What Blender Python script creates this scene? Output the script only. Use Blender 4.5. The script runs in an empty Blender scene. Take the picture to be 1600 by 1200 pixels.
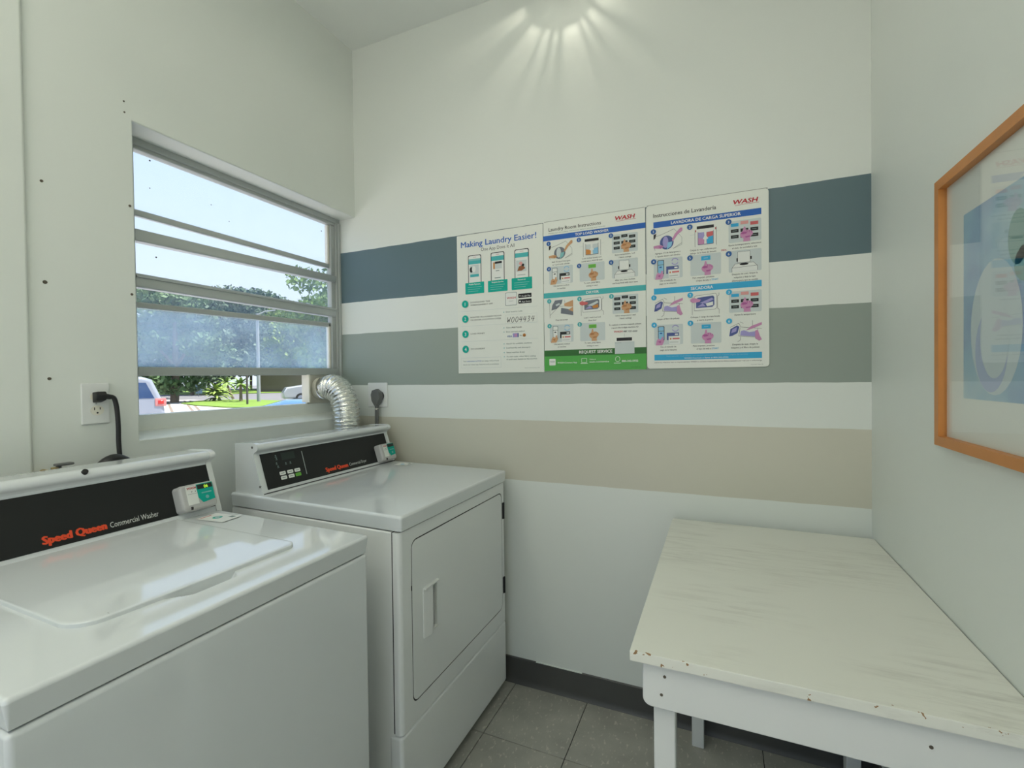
import bpy, bmesh, math, random
import numpy as np
from mathutils import Vector, Matrix
random.seed(7); rng = np.random.default_rng(7)
S = bpy.context.scene
C = S.collection

# ------------------------------------------------------------------ camera
F_PX, YAW, PITCH, ROLL, CAM_H = 737.84, 0.41345649, 0.0137165, -0.01215715, 1.32
def cam_rot():
    cy, sy = math.cos(YAW), math.sin(YAW); cp, sp = math.cos(PITCH), math.sin(PITCH); cr, sr = math.cos(ROLL), math.sin(ROLL)
    B = np.array([[1,0,0],[0,0,-1],[0,1,0]], float)
    Ry = np.array([[cy,0,sy],[0,1,0],[-sy,0,cy]]); Rx = np.array([[1,0,0],[0,cp,-sp],[0,sp,cp]]); Rz = np.array([[cr,-sr,0],[sr,cr,0],[0,0,1]])
    return Rz @ Rx @ Ry @ B
RC = cam_rot()
cd = bpy.data.cameras.new('camera'); cam = bpy.data.objects.new('camera', cd); C.objects.link(cam)
cd.sensor_width = 36.0; cd.lens = F_PX / 1600 * 36.0; cd.clip_start = 0.02; cd.clip_end = 500
M = Matrix.Identity(4)
for i in range(3):
    M[i][0] = RC[0][i]; M[i][1] = -RC[1][i]; M[i][2] = -RC[2][i]
M.translation = Vector((0, 0, CAM_H)); cam.matrix_world = M
S.camera = cam
def at(px, py, depth):          # a point outdoors: image direction and its own distance
    d = RC.T @ np.array([(px-800)/F_PX, (py-600)/F_PX, 1.0])
    return Vector((d*depth).tolist()) + Vector((0, 0, CAM_H))

# ------------------------------------------------------------------ world, sun, exposure
W = bpy.data.worlds.new('world'); S.world = W; W.use_nodes = True
nt = W.node_tree; nt.nodes.clear()
o_ = nt.nodes.new('ShaderNodeOutputWorld'); bg = nt.nodes.new('ShaderNodeBackground'); tc = nt.nodes.new('ShaderNodeTexCoord')
sx = nt.nodes.new('ShaderNodeSeparateXYZ'); rp = nt.nodes.new('ShaderNodeValToRGB')
rp.color_ramp.elements[0].position = 0.0; rp.color_ramp.elements[0].color = (0.73, 0.82, 0.92, 1)
rp.color_ramp.elements[1].position = 0.75; rp.color_ramp.elements[1].color = (0.40, 0.63, 1.0, 1)
nt.links.new(tc.outputs['Generated'], sx.inputs[0]); nt.links.new(sx.outputs['Z'], rp.inputs[0])
nt.links.new(rp.outputs[0], bg.inputs[0]); nt.links.new(bg.outputs[0], o_.inputs[0])
bg.inputs[1].default_value = 1.25
sd = bpy.data.lights.new('sun', 'SUN'); sd.energy = 12.0; sd.angle = 0.01; sd.color = (1, .95, .85)
sun = bpy.data.objects.new('sun', sd); C.objects.link(sun); sun.rotation_euler = (math.radians(-14), math.radians(20), 0)
vs = S.view_settings; vs.view_transform = 'Standard'; vs.look = 'None'; vs.exposure = 0.06; vs.gamma = 1.0; vs.use_curve_mapping = False
LAMP_FILL = 5.5        # radiance of the added fill lamps on the ceiling, unseen behind the camera
LAMP_WALL = 1.7        # watts of the bulb in the wall light over the posters

# ------------------------------------------------------------------ materials
MATS = {}
def mat(name, col, rough=.5, metal=0., spec=.5, coat=0., emit=None, es=1., bump=0., bscale=40., var=0., vscale=8., trans=0.):
    if name in MATS: return MATS[name]
    m = bpy.data.materials.new(name); m.use_nodes = True; t = m.node_tree; b = t.nodes['Principled BSDF']
    b.inputs['Base Color'].default_value = (*col, 1); b.inputs['Roughness'].default_value = rough; b.inputs['Metallic'].default_value = metal
    b.inputs['Specular IOR Level'].default_value = spec; b.inputs['Coat Weight'].default_value = coat; b.inputs['Coat Roughness'].default_value = .03; b.inputs['Coat IOR'].default_value = 1.7
    if emit: b.inputs['Emission Color'].default_value = (*emit, 1); b.inputs['Emission Strength'].default_value = es
    if var or bump:
        co = t.nodes.new('ShaderNodeTexCoord'); n = t.nodes.new('ShaderNodeTexNoise'); n.inputs['Scale'].default_value = vscale; n.inputs['Detail'].default_value = 4
        t.links.new(co.outputs['Object'], n.inputs['Vector'])
        if var:
            mx = t.nodes.new('ShaderNodeMix'); mx.data_type = 'RGBA'
            mx.inputs[6].default_value = (*[max(0, c*(1-var)) for c in col], 1); mx.inputs[7].default_value = (*[min(1, c*(1+var)) for c in col], 1)
            t.links.new(n.outputs['Fac'], mx.inputs[0]); t.links.new(mx.outputs[2], b.inputs['Base Color'])
        if bump:
            n2 = t.nodes.new('ShaderNodeTexNoise'); n2.inputs['Scale'].default_value = bscale; n2.inputs['Detail'].default_value = 5
            t.links.new(co.outputs['Object'], n2.inputs['Vector'])
            bp = t.nodes.new('ShaderNodeBump'); bp.inputs['Strength'].default_value = bump; bp.inputs['Distance'].default_value = .004
            t.links.new(n2.outputs['Fac'], bp.inputs['Height']); t.links.new(bp.outputs[0], b.inputs['Normal'])
    MATS[name] = m; return m
WHITE = (.74, .775, .725)
mat('plaster', WHITE, .45, bump=.12, bscale=14, var=.025, vscale=3)
mat('ceiling_paint', (.83, .86, .82), .7, bump=.1, bscale=20)
mat('enamel', (.71, .745, .75), .06, spec=.5, coat=.35)
mat('enamel_side', (.80, .825, .81), .3, spec=.5)
mat('white_plastic', (.76, .78, .76), .35)
mat('grey_shell', (.50, .50, .49), .4)
mat('cream_plastic', (.78, .76, .66), .4)
mat('grey_plastic', (.42, .43, .42), .45)
mat('dark', (.02, .02, .022), .6)
mat('black_panel', (.012, .013, .013), .42, spec=.35)
mat('black_rubber', (.012, .012, .012), .4)
mat('grey_rubber', (.13, .135, .13), .5)
mat('baseboard', (.075, .075, .07), .45, var=.15, vscale=6)
mat('grout', (.02, .02, .018), .9)
mat('aluminium', (.50, .53, .52), .4, metal=.35)
mat('frame_paint', (.42, .45, .43), .45)
mat('steel_plate', (.62, .60, .53), .35, metal=.5)
mat('foil', (.86, .86, .82), .2, metal=1., bump=.5, bscale=70)
mat('screw', (.09, .075, .05), .5)
mat('brass', (.42, .32, .14), .4, metal=.7)
mat('orange_wood', (.55, .22, .05), .42, var=.12, vscale=20)
mat('paper', (.77, .795, .73), .35, spec=.4)
mat('poster_edge', (.30, .31, .28), .5)

def wall_stripes():
    m = bpy.data.materials.new('striped_wall'); m.use_nodes = True; t = m.node_tree; b = t.nodes['Principled BSDF']
    b.inputs['Roughness'].default_value = .42
    co = t.nodes.new('ShaderNodeTexCoord'); sp = t.nodes.new('ShaderNodeSeparateXYZ'); t.links.new(co.outputs['Object'], sp.inputs[0])
    wn = t.nodes.new('ShaderNodeTexNoise'); wn.inputs['Scale'].default_value = 9; t.links.new(co.outputs['Object'], wn.inputs['Vector'])
    ml = t.nodes.new('ShaderNodeMath'); ml.operation = 'MULTIPLY_ADD'; ml.inputs[1].default_value = .006; ml.inputs[2].default_value = -.003
    t.links.new(wn.outputs['Fac'], ml.inputs[0])
    z = t.nodes.new('ShaderNodeMath'); z.operation = 'ADD'; t.links.new(sp.outputs['Z'], z.inputs[0]); t.links.new(ml.outputs[0], z.inputs[1])
    prev = None
    for lo, hi, col in ((1.708, 1.962, (.105, .165, .185)), (1.291, 1.549, (.30, .35, .305)), (.879, 1.137, (.60, .585, .485))):
        g = t.nodes.new('ShaderNodeMath'); g.operation = 'GREATER_THAN'; g.inputs[1].default_value = lo; t.links.new(z.outputs[0], g.inputs[0])
        l = t.nodes.new('ShaderNodeMath'); l.operation = 'LESS_THAN'; l.inputs[1].default_value = hi; t.links.new(z.outputs[0], l.inputs[0])
        a = t.nodes.new('ShaderNodeMath'); a.operation = 'MULTIPLY'; t.links.new(g.outputs[0], a.inputs[0]); t.links.new(l.outputs[0], a.inputs[1])
        mx = t.nodes.new('ShaderNodeMix'); mx.data_type = 'RGBA'; mx.inputs[7].default_value = (*col, 1)
        if prev is None: mx.inputs[6].default_value = (*WHITE, 1)
        else: t.links.new(prev, mx.inputs[6])
        t.links.new(a.outputs[0], mx.inputs[0]); prev = mx.outputs[2]
    t.links.new(prev, b.inputs['Base Color'])
    n = t.nodes.new('ShaderNodeTexNoise'); n.inputs['Scale'].default_value = 12; n.inputs['Detail'].default_value = 5; t.links.new(co.outputs['Object'], n.inputs['Vector'])
    bp = t.nodes.new('ShaderNodeBump'); bp.inputs['Strength'].default_value = .1; bp.inputs['Distance'].default_value = .004
    t.links.new(n.outputs['Fac'], bp.inputs['Height']); t.links.new(bp.outputs[0], b.inputs['Normal'])
    MATS['striped_wall'] = m
wall_stripes()

def tile_mat():
    m = bpy.data.materials.new('vinyl_tile'); m.use_nodes = True; t = m.node_tree; b = t.nodes['Principled BSDF']
    b.inputs['Roughness'].default_value = .38
    co = t.nodes.new('ShaderNodeTexCoord'); oi = t.nodes.new('ShaderNodeObjectInfo')
    ad = t.nodes.new('ShaderNodeVectorMath'); ad.operation = 'ADD'; t.links.new(co.outputs['Object'], ad.inputs[0]); t.links.new(oi.outputs['Location'], ad.inputs[1])
    n = t.nodes.new('ShaderNodeTexNoise'); n.inputs['Scale'].default_value = 9; n.inputs['Detail'].default_value = 6; t.links.new(ad.outputs[0], n.inputs['Vector'])
    r = t.nodes.new('ShaderNodeValToRGB'); r.color_ramp.elements[0].position = .3; r.color_ramp.elements[0].color = (.33, .325, .285, 1); r.color_ramp.elements[1].position = .7; r.color_ramp.elements[1].color = (.42, .415, .365, 1)
    t.links.new(n.outputs['Fac'], r.inputs[0])
    mp = t.nodes.new('ShaderNodeMapping'); mp.inputs['Scale'].default_value = (90, 45, 45); mp.inputs['Rotation'].default_value = (0, 0, .5); t.links.new(ad.outputs[0], mp.inputs[0])
    v = t.nodes.new('ShaderNodeTexNoise'); v.inputs['Scale'].default_value = 1; v.inputs['Detail'].default_value = 2; t.links.new(mp.outputs[0], v.inputs['Vector'])
    r2 = t.nodes.new('ShaderNodeValToRGB'); r2.color_ramp.elements[0].position = .60; r2.color_ramp.elements[0].color = (0, 0, 0, 1); r2.color_ramp.elements[1].position = .70; r2.color_ramp.elements[1].color = (.8, .8, .8, 1)
    t.links.new(v.outputs['Fac'], r2.inputs[0])
    mx = t.nodes.new('ShaderNodeMix'); mx.data_type = 'RGBA'; mx.inputs[7].default_value = (.58, .56, .49, 1)
    t.links.new(r.outputs[0], mx.inputs[6]); t.links.new(r2.outputs[0], mx.inputs[0]); t.links.new(mx.outputs[2], b.inputs['Base Color'])
    MATS['vinyl_tile'] = m
tile_mat()

def table_mat():
    m = bpy.data.materials.new('worn_white_paint'); m.use_nodes = True; t = m.node_tree; b = t.nodes['Principled BSDF']
    b.inputs['Roughness'].default_value = .42
    co = t.nodes.new('ShaderNodeTexCoord')
    mp = t.nodes.new('ShaderNodeMapping'); mp.inputs['Scale'].default_value = (7, 55, 30); mp.inputs['Rotation'].default_value = (0, 0, .05); t.links.new(co.outputs['Object'], mp.inputs[0])
    n = t.nodes.new('ShaderNodeTexNoise'); n.inputs['Scale'].default_value = 1; n.inputs['Detail'].default_value = 7; n.inputs['Roughness'].default_value = .7; t.links.new(mp.outputs[0], n.inputs['Vector'])
    r = t.nodes.new('ShaderNodeValToRGB'); r.color_ramp.elements[0].position = .46; r.color_ramp.elements[0].color = (0, 0, 0, 1); r.color_ramp.elements[1].position = .72; r.color_ramp.elements[1].color = (1, 1, 1, 1); t.links.new(n.outputs['Fac'], r.inputs[0])
    g = t.nodes.new('ShaderNodeTexNoise'); g.inputs['Scale'].default_value = 3.2; t.links.new(co.outputs['Object'], g.inputs['Vector'])
    r2 = t.nodes.new('ShaderNodeValToRGB'); r2.color_ramp.elements[0].position = .42; r2.color_ramp.elements[0].color = (0, 0, 0, 1); r2.color_ramp.elements[1].position = .66; r2.color_ramp.elements[1].color = (.75, .75, .75, 1); t.links.new(g.outputs['Fac'], r2.inputs[0])
    ml = t.nodes.new('ShaderNodeMath'); ml.operation = 'MULTIPLY'; t.links.new(r.outputs[0], ml.inputs[0]); t.links.new(r2.outputs[0], ml.inputs[1])
    mx = t.nodes.new('ShaderNodeMix'); mx.data_type = 'RGBA'; mx.inputs[6].default_value = (.76, .765, .69, 1); mx.inputs[7].default_value = (.46, .45, .39, 1)
    t.links.new(ml.outputs[0], mx.inputs[0])
    # brown chips on the worn front edge
    sp = t.nodes.new('ShaderNodeSeparateXYZ'); t.links.new(co.outputs['Object'], sp.inputs[0])
    ch = t.nodes.new('ShaderNodeTexNoise'); ch.inputs['Scale'].default_value = 55; ch.inputs['Detail'].default_value = 3; t.links.new(co.outputs['Object'], ch.inputs['Vector'])
    e = t.nodes.new('ShaderNodeMapRange'); e.inputs[1].default_value = .012; e.inputs[2].default_value = .002; e.inputs[3].default_value = 0; e.inputs[4].default_value = .17; t.links.new(sp.outputs['Y'], e.inputs[0])
    a = t.nodes.new('ShaderNodeMath'); a.operation = 'ADD'; t.links.new(ch.outputs['Fac'], a.inputs[0]); t.links.new(e.outputs[0], a.inputs[1])
    gt = t.nodes.new('ShaderNodeMath'); gt.operation = 'GREATER_THAN'; gt.inputs[1].default_value = .815; t.links.new(a.outputs[0], gt.inputs[0])
    mx2 = t.nodes.new('ShaderNodeMix'); mx2.data_type = 'RGBA'; mx2.inputs[7].default_value = (.30, .17, .07, 1)
    t.links.new(gt.outputs[0], mx2.inputs[0]); t.links.new(mx.outputs[2], mx2.inputs[6]); t.links.new(mx2.outputs[2], b.inputs['Base Color'])
    MATS['worn_white_paint'] = m
table_mat()
mat('white_wood', (.72, .735, .715), .45, var=.03, vscale=5, bump=.06, bscale=30)

def glass_mat(name, haze=0., tint=(1, 1, 1), refl=1.):
    m = bpy.data.materials.new(name); m.use_nodes = True; t = m.node_tree; t.nodes.clear()
    o = t.nodes.new('ShaderNodeOutputMaterial'); tr = t.nodes.new('ShaderNodeBsdfTransparent'); tr.inputs[0].default_value = (*tint, 1)
    gl = t.nodes.new('ShaderNodeBsdfGlossy'); gl.inputs['Roughness'].default_value = .01
    fr = t.nodes.new('ShaderNodeFresnel'); ge = t.nodes.new('ShaderNodeNewGeometry'); io = t.nodes.new('ShaderNodeMapRange'); io.inputs[3].default_value = 1.35; io.inputs[4].default_value = 1/1.35
    t.links.new(ge.outputs['Backfacing'], io.inputs[0]); t.links.new(io.outputs[0], fr.inputs[0]); ms = t.nodes.new('ShaderNodeMixShader')
    t.links.new(fr.outputs[0], ms.inputs[0]); t.links.new(tr.outputs[0], ms.inputs[1]); t.links.new(gl.outputs[0], ms.inputs[2])
    last = ms.outputs[0]
    if haze:
        tl = t.nodes.new('ShaderNodeBsdfTranslucent'); tl.inputs[0].default_value = (.62, .82, 1, 1)
        nz = t.nodes.new('ShaderNodeTexNoise'); nz.inputs['Scale'].default_value = 5; co = t.nodes.new('ShaderNodeTexCoord'); t.links.new(co.outputs['Object'], nz.inputs['Vector'])
        mr = t.nodes.new('ShaderNodeMapRange'); mr.inputs[1].default_value = .3; mr.inputs[2].default_value = .7; mr.inputs[3].default_value = haze*.7; mr.inputs[4].default_value = haze*1.3
        t.links.new(nz.outputs['Fac'], mr.inputs[0])
        m2 = t.nodes.new('ShaderNodeMixShader'); t.links.new(mr.outputs[0], m2.inputs[0]); t.links.new(last, m2.inputs[1]); t.links.new(tl.outputs[0], m2.inputs[2]); last = m2.outputs[0]
    t.links.new(last, o.inputs[0]); MATS[name] = m
glass_mat('clear_glass'); glass_mat('dusty_glass', .06); glass_mat('hazy_glass', .20); glass_mat('picture_glass')

# ------------------------------------------------------------------ mesh helpers
def root_loc(o):
    while o.parent: o = o.parent
    return o.location
def link(name, me, m=None, parent=None, origin=None):
    """mesh data given in world metres; stored relative to the thing's base"""
    off = root_loc(parent) if parent else (Vector(origin) if origin is not None else Vector((0, 0, 0)))
    me.transform(Matrix.Translation(-Vector(off)))
    o = bpy.data.objects.new(name, me); C.objects.link(o)
    if parent: o.parent = parent
    elif origin is not None: o.location = off
    if m is not None:
        me.materials.clear()
        for k in (m if isinstance(m, (list, tuple)) else [m]): me.materials.append(MATS[k] if isinstance(k, str) else k)
    return o
def tag(o, label=None, cat=None, group=None, kind=None):
    if label: o['label'] = label
    if cat: o['category'] = cat
    if group: o['group'] = group
    if kind: o['kind'] = kind
    return o
def thing(name, loc, label, cat, group=None):
    o = bpy.data.objects.new(name, None); C.objects.link(o); o.location = loc; o.empty_display_size = .1
    return tag(o, label, cat, group)
def struct(o): o['kind'] = 'structure'; return o

class MB:
    def __init__(s, warp=None): s.bm = bmesh.new(); s.warp = warp
    def _add(s, b2, mi=0):
        for f in b2.faces: f.material_index = mi
        me = bpy.data.meshes.new('t'); b2.to_mesh(me); b2.free(); s.bm.from_mesh(me); bpy.data.meshes.remove(me)
    def box(s, x0, x1, y0, y1, z0, z1, bev=0, seg=2, mi=0, rot=None):
        b = bmesh.new(); bmesh.ops.create_cube(b, size=1)
        for v in b.verts: v.co = Vector(((x0+x1)/2 + v.co.x*(x1-x0), (y0+y1)/2 + v.co.y*(y1-y0), (z0+z1)/2 + v.co.z*(z1-z0)))
        if bev: bmesh.ops.bevel(b, geom=b.edges[:], offset=bev, segments=seg, affect='EDGES', profile=.5)
        if rot: bmesh.ops.transform(b, matrix=rot, verts=b.verts[:])
        s._add(b, mi); return s
    def prism(s, pts, axis, a, b_, bev=0, seg=2, mi=0):
        """closed outline extruded along an axis; pts are the two other coordinates in order"""
        b = bmesh.new()
        def P(p, t): return {'X': (t, p[0], p[1]), 'Y': (p[0], t, p[1]), 'Z': (p[0], p[1], t)}[axis]
        v0 = [b.verts.new(P(p, a)) for p in pts]; v1 = [b.verts.new(P(p, b_)) for p in pts]; n = len(pts)
        b.faces.new(v0); b.faces.new(v1[::-1])
        for i in range(n): b.faces.new((v0[i], v1[i], v1[(i+1) % n], v0[(i+1) % n]))
        bmesh.ops.recalc_face_normals(b, faces=b.faces[:])
        if bev:
            ed = [e for e in b.edges if len({v in v0 for v in e.verts}) == 1]
            bmesh.ops.bevel(b, geom=ed, offset=bev, segments=seg, affect='EDGES', profile=.5)
        s._add(b, mi); return s
    def cyl(s, p0, p1, r0, r1=None, n=20, mi=0, cap=True):
        r1 = r0 if r1 is None else r1; p0, p1 = Vector(p0), Vector(p1); d = p1-p0
        b = bmesh.new(); bmesh.ops.create_cone(b, cap_ends=cap, segments=n, radius1=r0, radius2=r1, depth=d.length)
        bmesh.ops.transform(b, matrix=Matrix.Translation((p0+p1)/2) @ d.to_track_quat('Z', 'Y').to_matrix().to_4x4(), verts=b.verts[:])
        s._add(b, mi); return s
    def sph(s, c, r, sc=(1, 1, 1), n=16, mi=0):
        b = bmesh.new(); bmesh.ops.create_uvsphere(b, u_segments=n, v_segments=n//2+2, radius=r)
        for v in b.verts: v.co = Vector((c[0]+v.co.x*sc[0], c[1]+v.co.y*sc[1], c[2]+v.co.z*sc[2]))
        s._add(b, mi); return s
    def tube(s, pts, r, n=10, mi=0, cap=True):
        """sweep a circle along pts; r is a number or one per point"""
        P = [Vector(p) for p in pts]; k = len(P); R = [r]*k if isinstance(r, (int, float)) else r
        b = bmesh.new(); rings = []; up = None
        for i in range(k):
            t = (P[min(i+1, k-1)]-P[max(i-1, 0)]).normalized()
            if up is None: up = t.orthogonal().normalized()
            up = (up - t*up.dot(t)).normalized(); sd_ = t.cross(up)
            rings.append([b.verts.new(P[i] + (up*math.cos(a)+sd_*math.sin(a))*R[i]) for a in (2*math.pi*j/n for j in range(n))])
        for i in range(k-1):
            for j in range(n): b.faces.new((rings[i][j], rings[i][(j+1) % n], rings[i+1][(j+1) % n], rings[i+1][j]))
        if cap: b.faces.new(rings[0][::-1]); b.faces.new(rings[-1])
        s._add(b, mi); return s
    def plate_hole(s, outer, inner, axis, a, b_, mi=0):
        b = bmesh.new()
        def P(p, t): return {'X': (t, p[0], p[1]), 'Y': (p[0], t, p[1]), 'Z': (p[0], p[1], t)}[axis]
        for t in (a, b_):
            es = []
            for loop in (outer, inner):
                vs_ = [b.verts.new(P(p, t)) for p in loop]
                es += [b.edges.new((vs_[i], vs_[(i+1) % len(vs_)])) for i in range(len(vs_))]
            bmesh.ops.triangle_fill(b, edges=es, use_beauty=True)
        b.verts.ensure_lookup_table(); n0, n1 = len(outer), len(inner); h = n0+n1
        for st, n in ((0, n0), (n0, n1)):
            for i in range(n):
                j = (i+1) % n; b.faces.new((b.verts[st+i], b.verts[st+j], b.verts[h+st+j], b.verts[h+st+i]))
        bmesh.ops.recalc_face_normals(b, faces=b.faces[:])
        s._add(b, mi); return s
    def build(s, name, m, parent=None, origin=None, smooth=True):
        if s.warp:
            for v in s.bm.verts: v.co = s.warp(v.co)
        me = bpy.data.meshes.new(name); s.bm.to_mesh(me); s.bm.free()
        if smooth:
            for p in me.polygons: p.use_smooth = True
            try: me.set_sharp_from_angle(angle=math.radians(38))
            except Exception: pass
        o = link(name, me, m, parent, origin)
        if smooth:
            w = o.modifiers.new('weighted', 'WEIGHTED_NORMAL'); w.keep_sharp = True; w.weight = 100
        return o
def rrect(x0, x1, y0, y1, r, n=5):
    pts = []
    for cx, cy, a0 in ((x1-r, y1-r, 0), (x0+r, y1-r, 90), (x0+r, y0+r, 180), (x1-r, y0+r, 270)):
        for i in range(n+1):
            a = math.radians(a0 + 90*i/n); pts.append((cx+r*math.cos(a), cy+r*math.sin(a)))
    return pts
def smooth_path(pts, n=12):
    P = [Vector(p) for p in pts]; out = []
    for i in range(len(P)-1):
        p0, p1, p2, p3 = P[max(i-1, 0)], P[i], P[i+1], P[min(i+2, len(P)-1)]
        for j in range(n):
            t = j/n; out.append(.5*((2*p1)+(-p0+p2)*t+(2*p0-5*p1+4*p2-p3)*t*t+(-p0+3*p1-3*p2+p3)*t**3))
    out.append(P[-1]); return out

# flat print: coloured shapes and lettering on a plane
_tx = {}
def text_geo(s, bold):
    k = (s, bold)
    if k in _tx: return _tx[k]
    cu = bpy.data.curves.new('t', 'FONT'); cu.body = s; cu.size = 1; cu.resolution_u = 2; cu.offset = bold
    ob = bpy.data.objects.new('t', cu); C.objects.link(ob)
    dg = bpy.context.evaluated_depsgraph_get(); dg.update()
    me = bpy.data.meshes.new_from_object(ob.evaluated_get(dg))
    v = [(p.co.x, p.co.y) for p in me.vertices]; f = [tuple(p.vertices) for p in me.polygons]
    bpy.data.objects.remove(ob); bpy.data.curves.remove(cu); bpy.data.meshes.remove(me)
    _tx[k] = (v, f); return v, f
class Art:
    def __init__(s, o, ex, ey, eps=.00025):
        s.o, s.ex, s.ey = Vector(o), Vector(ex).normalized(), Vector(ey).normalized(); s.n = s.ex.cross(s.ey); s.eps = eps
        s.v, s.f, s.mi, s.ms = [], [], [], []
    def _m(s, m):
        if m not in s.ms: s.ms.append(m)
        return s.ms.index(m)
    def pt(s, x, y, l): return s.o + s.ex*x + s.ey*y + s.n*(l*s.eps)
    def poly(s, pts, m, l=1):
        a = sum(pts[i][0]*pts[(i+1) % len(pts)][1]-pts[(i+1) % len(pts)][0]*pts[i][1] for i in range(len(pts)))
        if a < 0: pts = pts[::-1]
        b = len(s.v); s.v += [s.pt(x, y, l) for x, y in pts]; s.f.append(tuple(range(b, b+len(pts)))); s.mi.append(s._m(m))
    def rect(s, x0, y0, x1, y1, m, l=1): s.poly([(x0, y0), (x1, y0), (x1, y1), (x0, y1)], m, l)
    def rr(s, x0, y0, x1, y1, r, m, l=1): s.poly(rrect(min(x0, x1), max(x0, x1), min(y0, y1), max(y0, y1), r, 3), m, l)
    def circ(s, x, y, r, m, l=1, n=18, ry=None): s.poly([(x+r*math.cos(2*math.pi*i/n), y+(ry or r)*math.sin(2*math.pi*i/n)) for i in range(n)], m, l)
    def line(s, pts, w, m, l=1):
        for (x0, y0), (x1, y1) in zip(pts[:-1], pts[1:]):
            d = math.hypot(x1-x0, y1-y0) or 1e-9; a, b = -(y1-y0)/d*w/2, (x1-x0)/d*w/2
            s.poly([(x0+a, y0+b), (x1+a, y1+b), (x1-a, y1-b), (x0-a, y0-b)], m, l)
    def text(s, t, x, y, cap, m, l=2, width=None, align='L', bold=0., shear=0., fat=0.):
        if bold and not fat: fat = bold*cap/.73*.9
        if fat:
            for k, (a, b) in enumerate(((-1, 0), (1, 0), (-.5, .5), (.5, -.5))): s.text(t, x+a*fat, y+b*fat, cap, m, l+.08*(k+1), width, align, 0, shear)
        v, f = text_geo(t, 0)
        if not v: return
        xs = [p[0] for p in v]; x0, x1 = min(xs), max(xs); sy = cap/.73; sx_ = width/(x1-x0) if width else sy*.94
        wd = (x1-x0)*sx_; dx = {'L': 0, 'C': -wd/2, 'R': -wd}[align]; b = len(s.v); k = s._m(m)
        s.v += [s.pt(x+dx+(px-x0)*sx_+py*sy*shear, y+py*sy, l) for px, py in v]
        for q in f: s.f.append(tuple(b+i for i in q)); s.mi.append(k)
    def build(s, name, parent, warp=None):
        me = bpy.data.meshes.new(name)
        me.from_pydata([tuple(warp(v)) if warp else tuple(v) for v in s.v], [], s.f); me.update()
        o = link(name, me, None, parent)
        for k in s.ms: me.materials.append(MATS[k])
        me.polygons.foreach_set('material_index', s.mi); me.update(); return o
def ink(n, c, r=.45): mat(n, c, r, spec=.3)
ink('i_blue', (.022, .125, .47)); ink('i_navy', (.03, .12, .36)); ink('i_teal', (.0, .40, .31)); ink('i_cyan', (.04, .40, .68)); ink('i_aqua', (.07, .44, .45)); ink('i_green', (.09, .40, .08)); ink('i_dkgreen', (.035, .15, .035))
ink('i_lime', (.16, .46, .06)); ink('i_red', (.50, .02, .035)); ink('i_black', (.018, .018, .02)); ink('i_text', (.09, .095, .09)); ink('i_grey', (.17, .23, .22)); ink('i_pale', (.58, .64, .63)); ink('i_white', (.78, .80, .76)); ink('i_skin', (.60, .34, .17)); ink('i_skin2', (.44, .19, .07))
ink('i_pink', (.58, .27, .46)); ink('i_pink2', (.42, .11, .31)); ink('i_lilac', (.36, .33, .62)); ink('i_drum', (.17, .19, .22)); ink('i_drum2', (.08, .11, .30)); ink('i_lblue', (.25, .52, .72)); ink('i_orange', (.60, .24, .05)); ink('i_coral', (.62, .14, .14)); ink('i_salmon', (.70, .34, .32)); ink('i_brown', (.28, .10, .04)); ink('i_tealpale', (.22, .50, .50))
mat('letter_orange', (.80, .075, .02), .45, emit=(.9, .07, .02), es=.0); mat('letter_white', (.66, .68, .66), .45); mat('led_green', (.25, .5, .02), .4, emit=(.55, .85, .05), es=.9); mat('lcd_dark', (.012, .022, .018), .35)

# ================================================================== THE ROOM
XL, XR, YB, ZC = -1.666, .4512, 1.864, 2.955
YF = -1.55
OY0, OZ0, OZ1 = .885, 1.137, 2.130          # window opening: left side, sill, head
XW = -1.78                                   # plane of the window
fl = struct(MB().box(XL-.3, XR+.2, YF-.2, YB+.2, -.12, -.004).build('floor', 'grout'))
# vinyl tiles, each a piece of the floor
T_ = .3145
tm = None
for i in range(-4, 5):
    for j in range(0, 11):
        x0 = -.811+i*T_; y1 = 1.858-j*T_
        if x0+T_ < XL-.03 or x0 > XR or y1 < YF: continue
        if tm is None:
            b = bmesh.new(); bmesh.ops.create_cube(b, size=1)
            for v in b.verts: v.co = Vector((v.co.x*(T_-.0028), v.co.y*(T_-.0028), v.co.z*.004))
            bmesh.ops.bevel(b, geom=[e for e in b.edges if all(v.co.z > 0 for v in e.verts)], offset=.0006, segments=1, affect='EDGES')
            tm = bpy.data.meshes.new('tile'); b.to_mesh(tm); b.free(); tm.materials.append(MATS['vinyl_tile'])
        if x0 < XL+.0: pass
        o = bpy.data.objects.new('tile', tm); C.objects.link(o); o.parent = fl; o.location = (x0+T_/2, y1-T_/2, -.002 + random.uniform(-.0003, .0003))
struct(MB().box(-1.83, XR+.3, YF-.3, YB+.3, ZC, ZC+.15).build('ceiling', 'ceiling_paint'))
struct(MB().box(-1.785, XR+.3, YB, YB+.2, -.12, ZC).build('wall_back', 'striped_wall'))
struct(MB().box(XR, XR+.2, YF-.2, YB+.05, -.12, ZC).build('wall_right', 'plaster'))
# wall behind the camera with an open doorway to the daylight
mb = MB(); mb.box(XL-.3, -1.35, YF-.2, YF, -.12, ZC); mb.box(.35, XR+.2, YF-.2, YF, -.12, ZC); mb.box(-1.35, .35, YF-.2, YF, 2.2, ZC); struct(mb.build('wall_front', 'plaster'))
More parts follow.
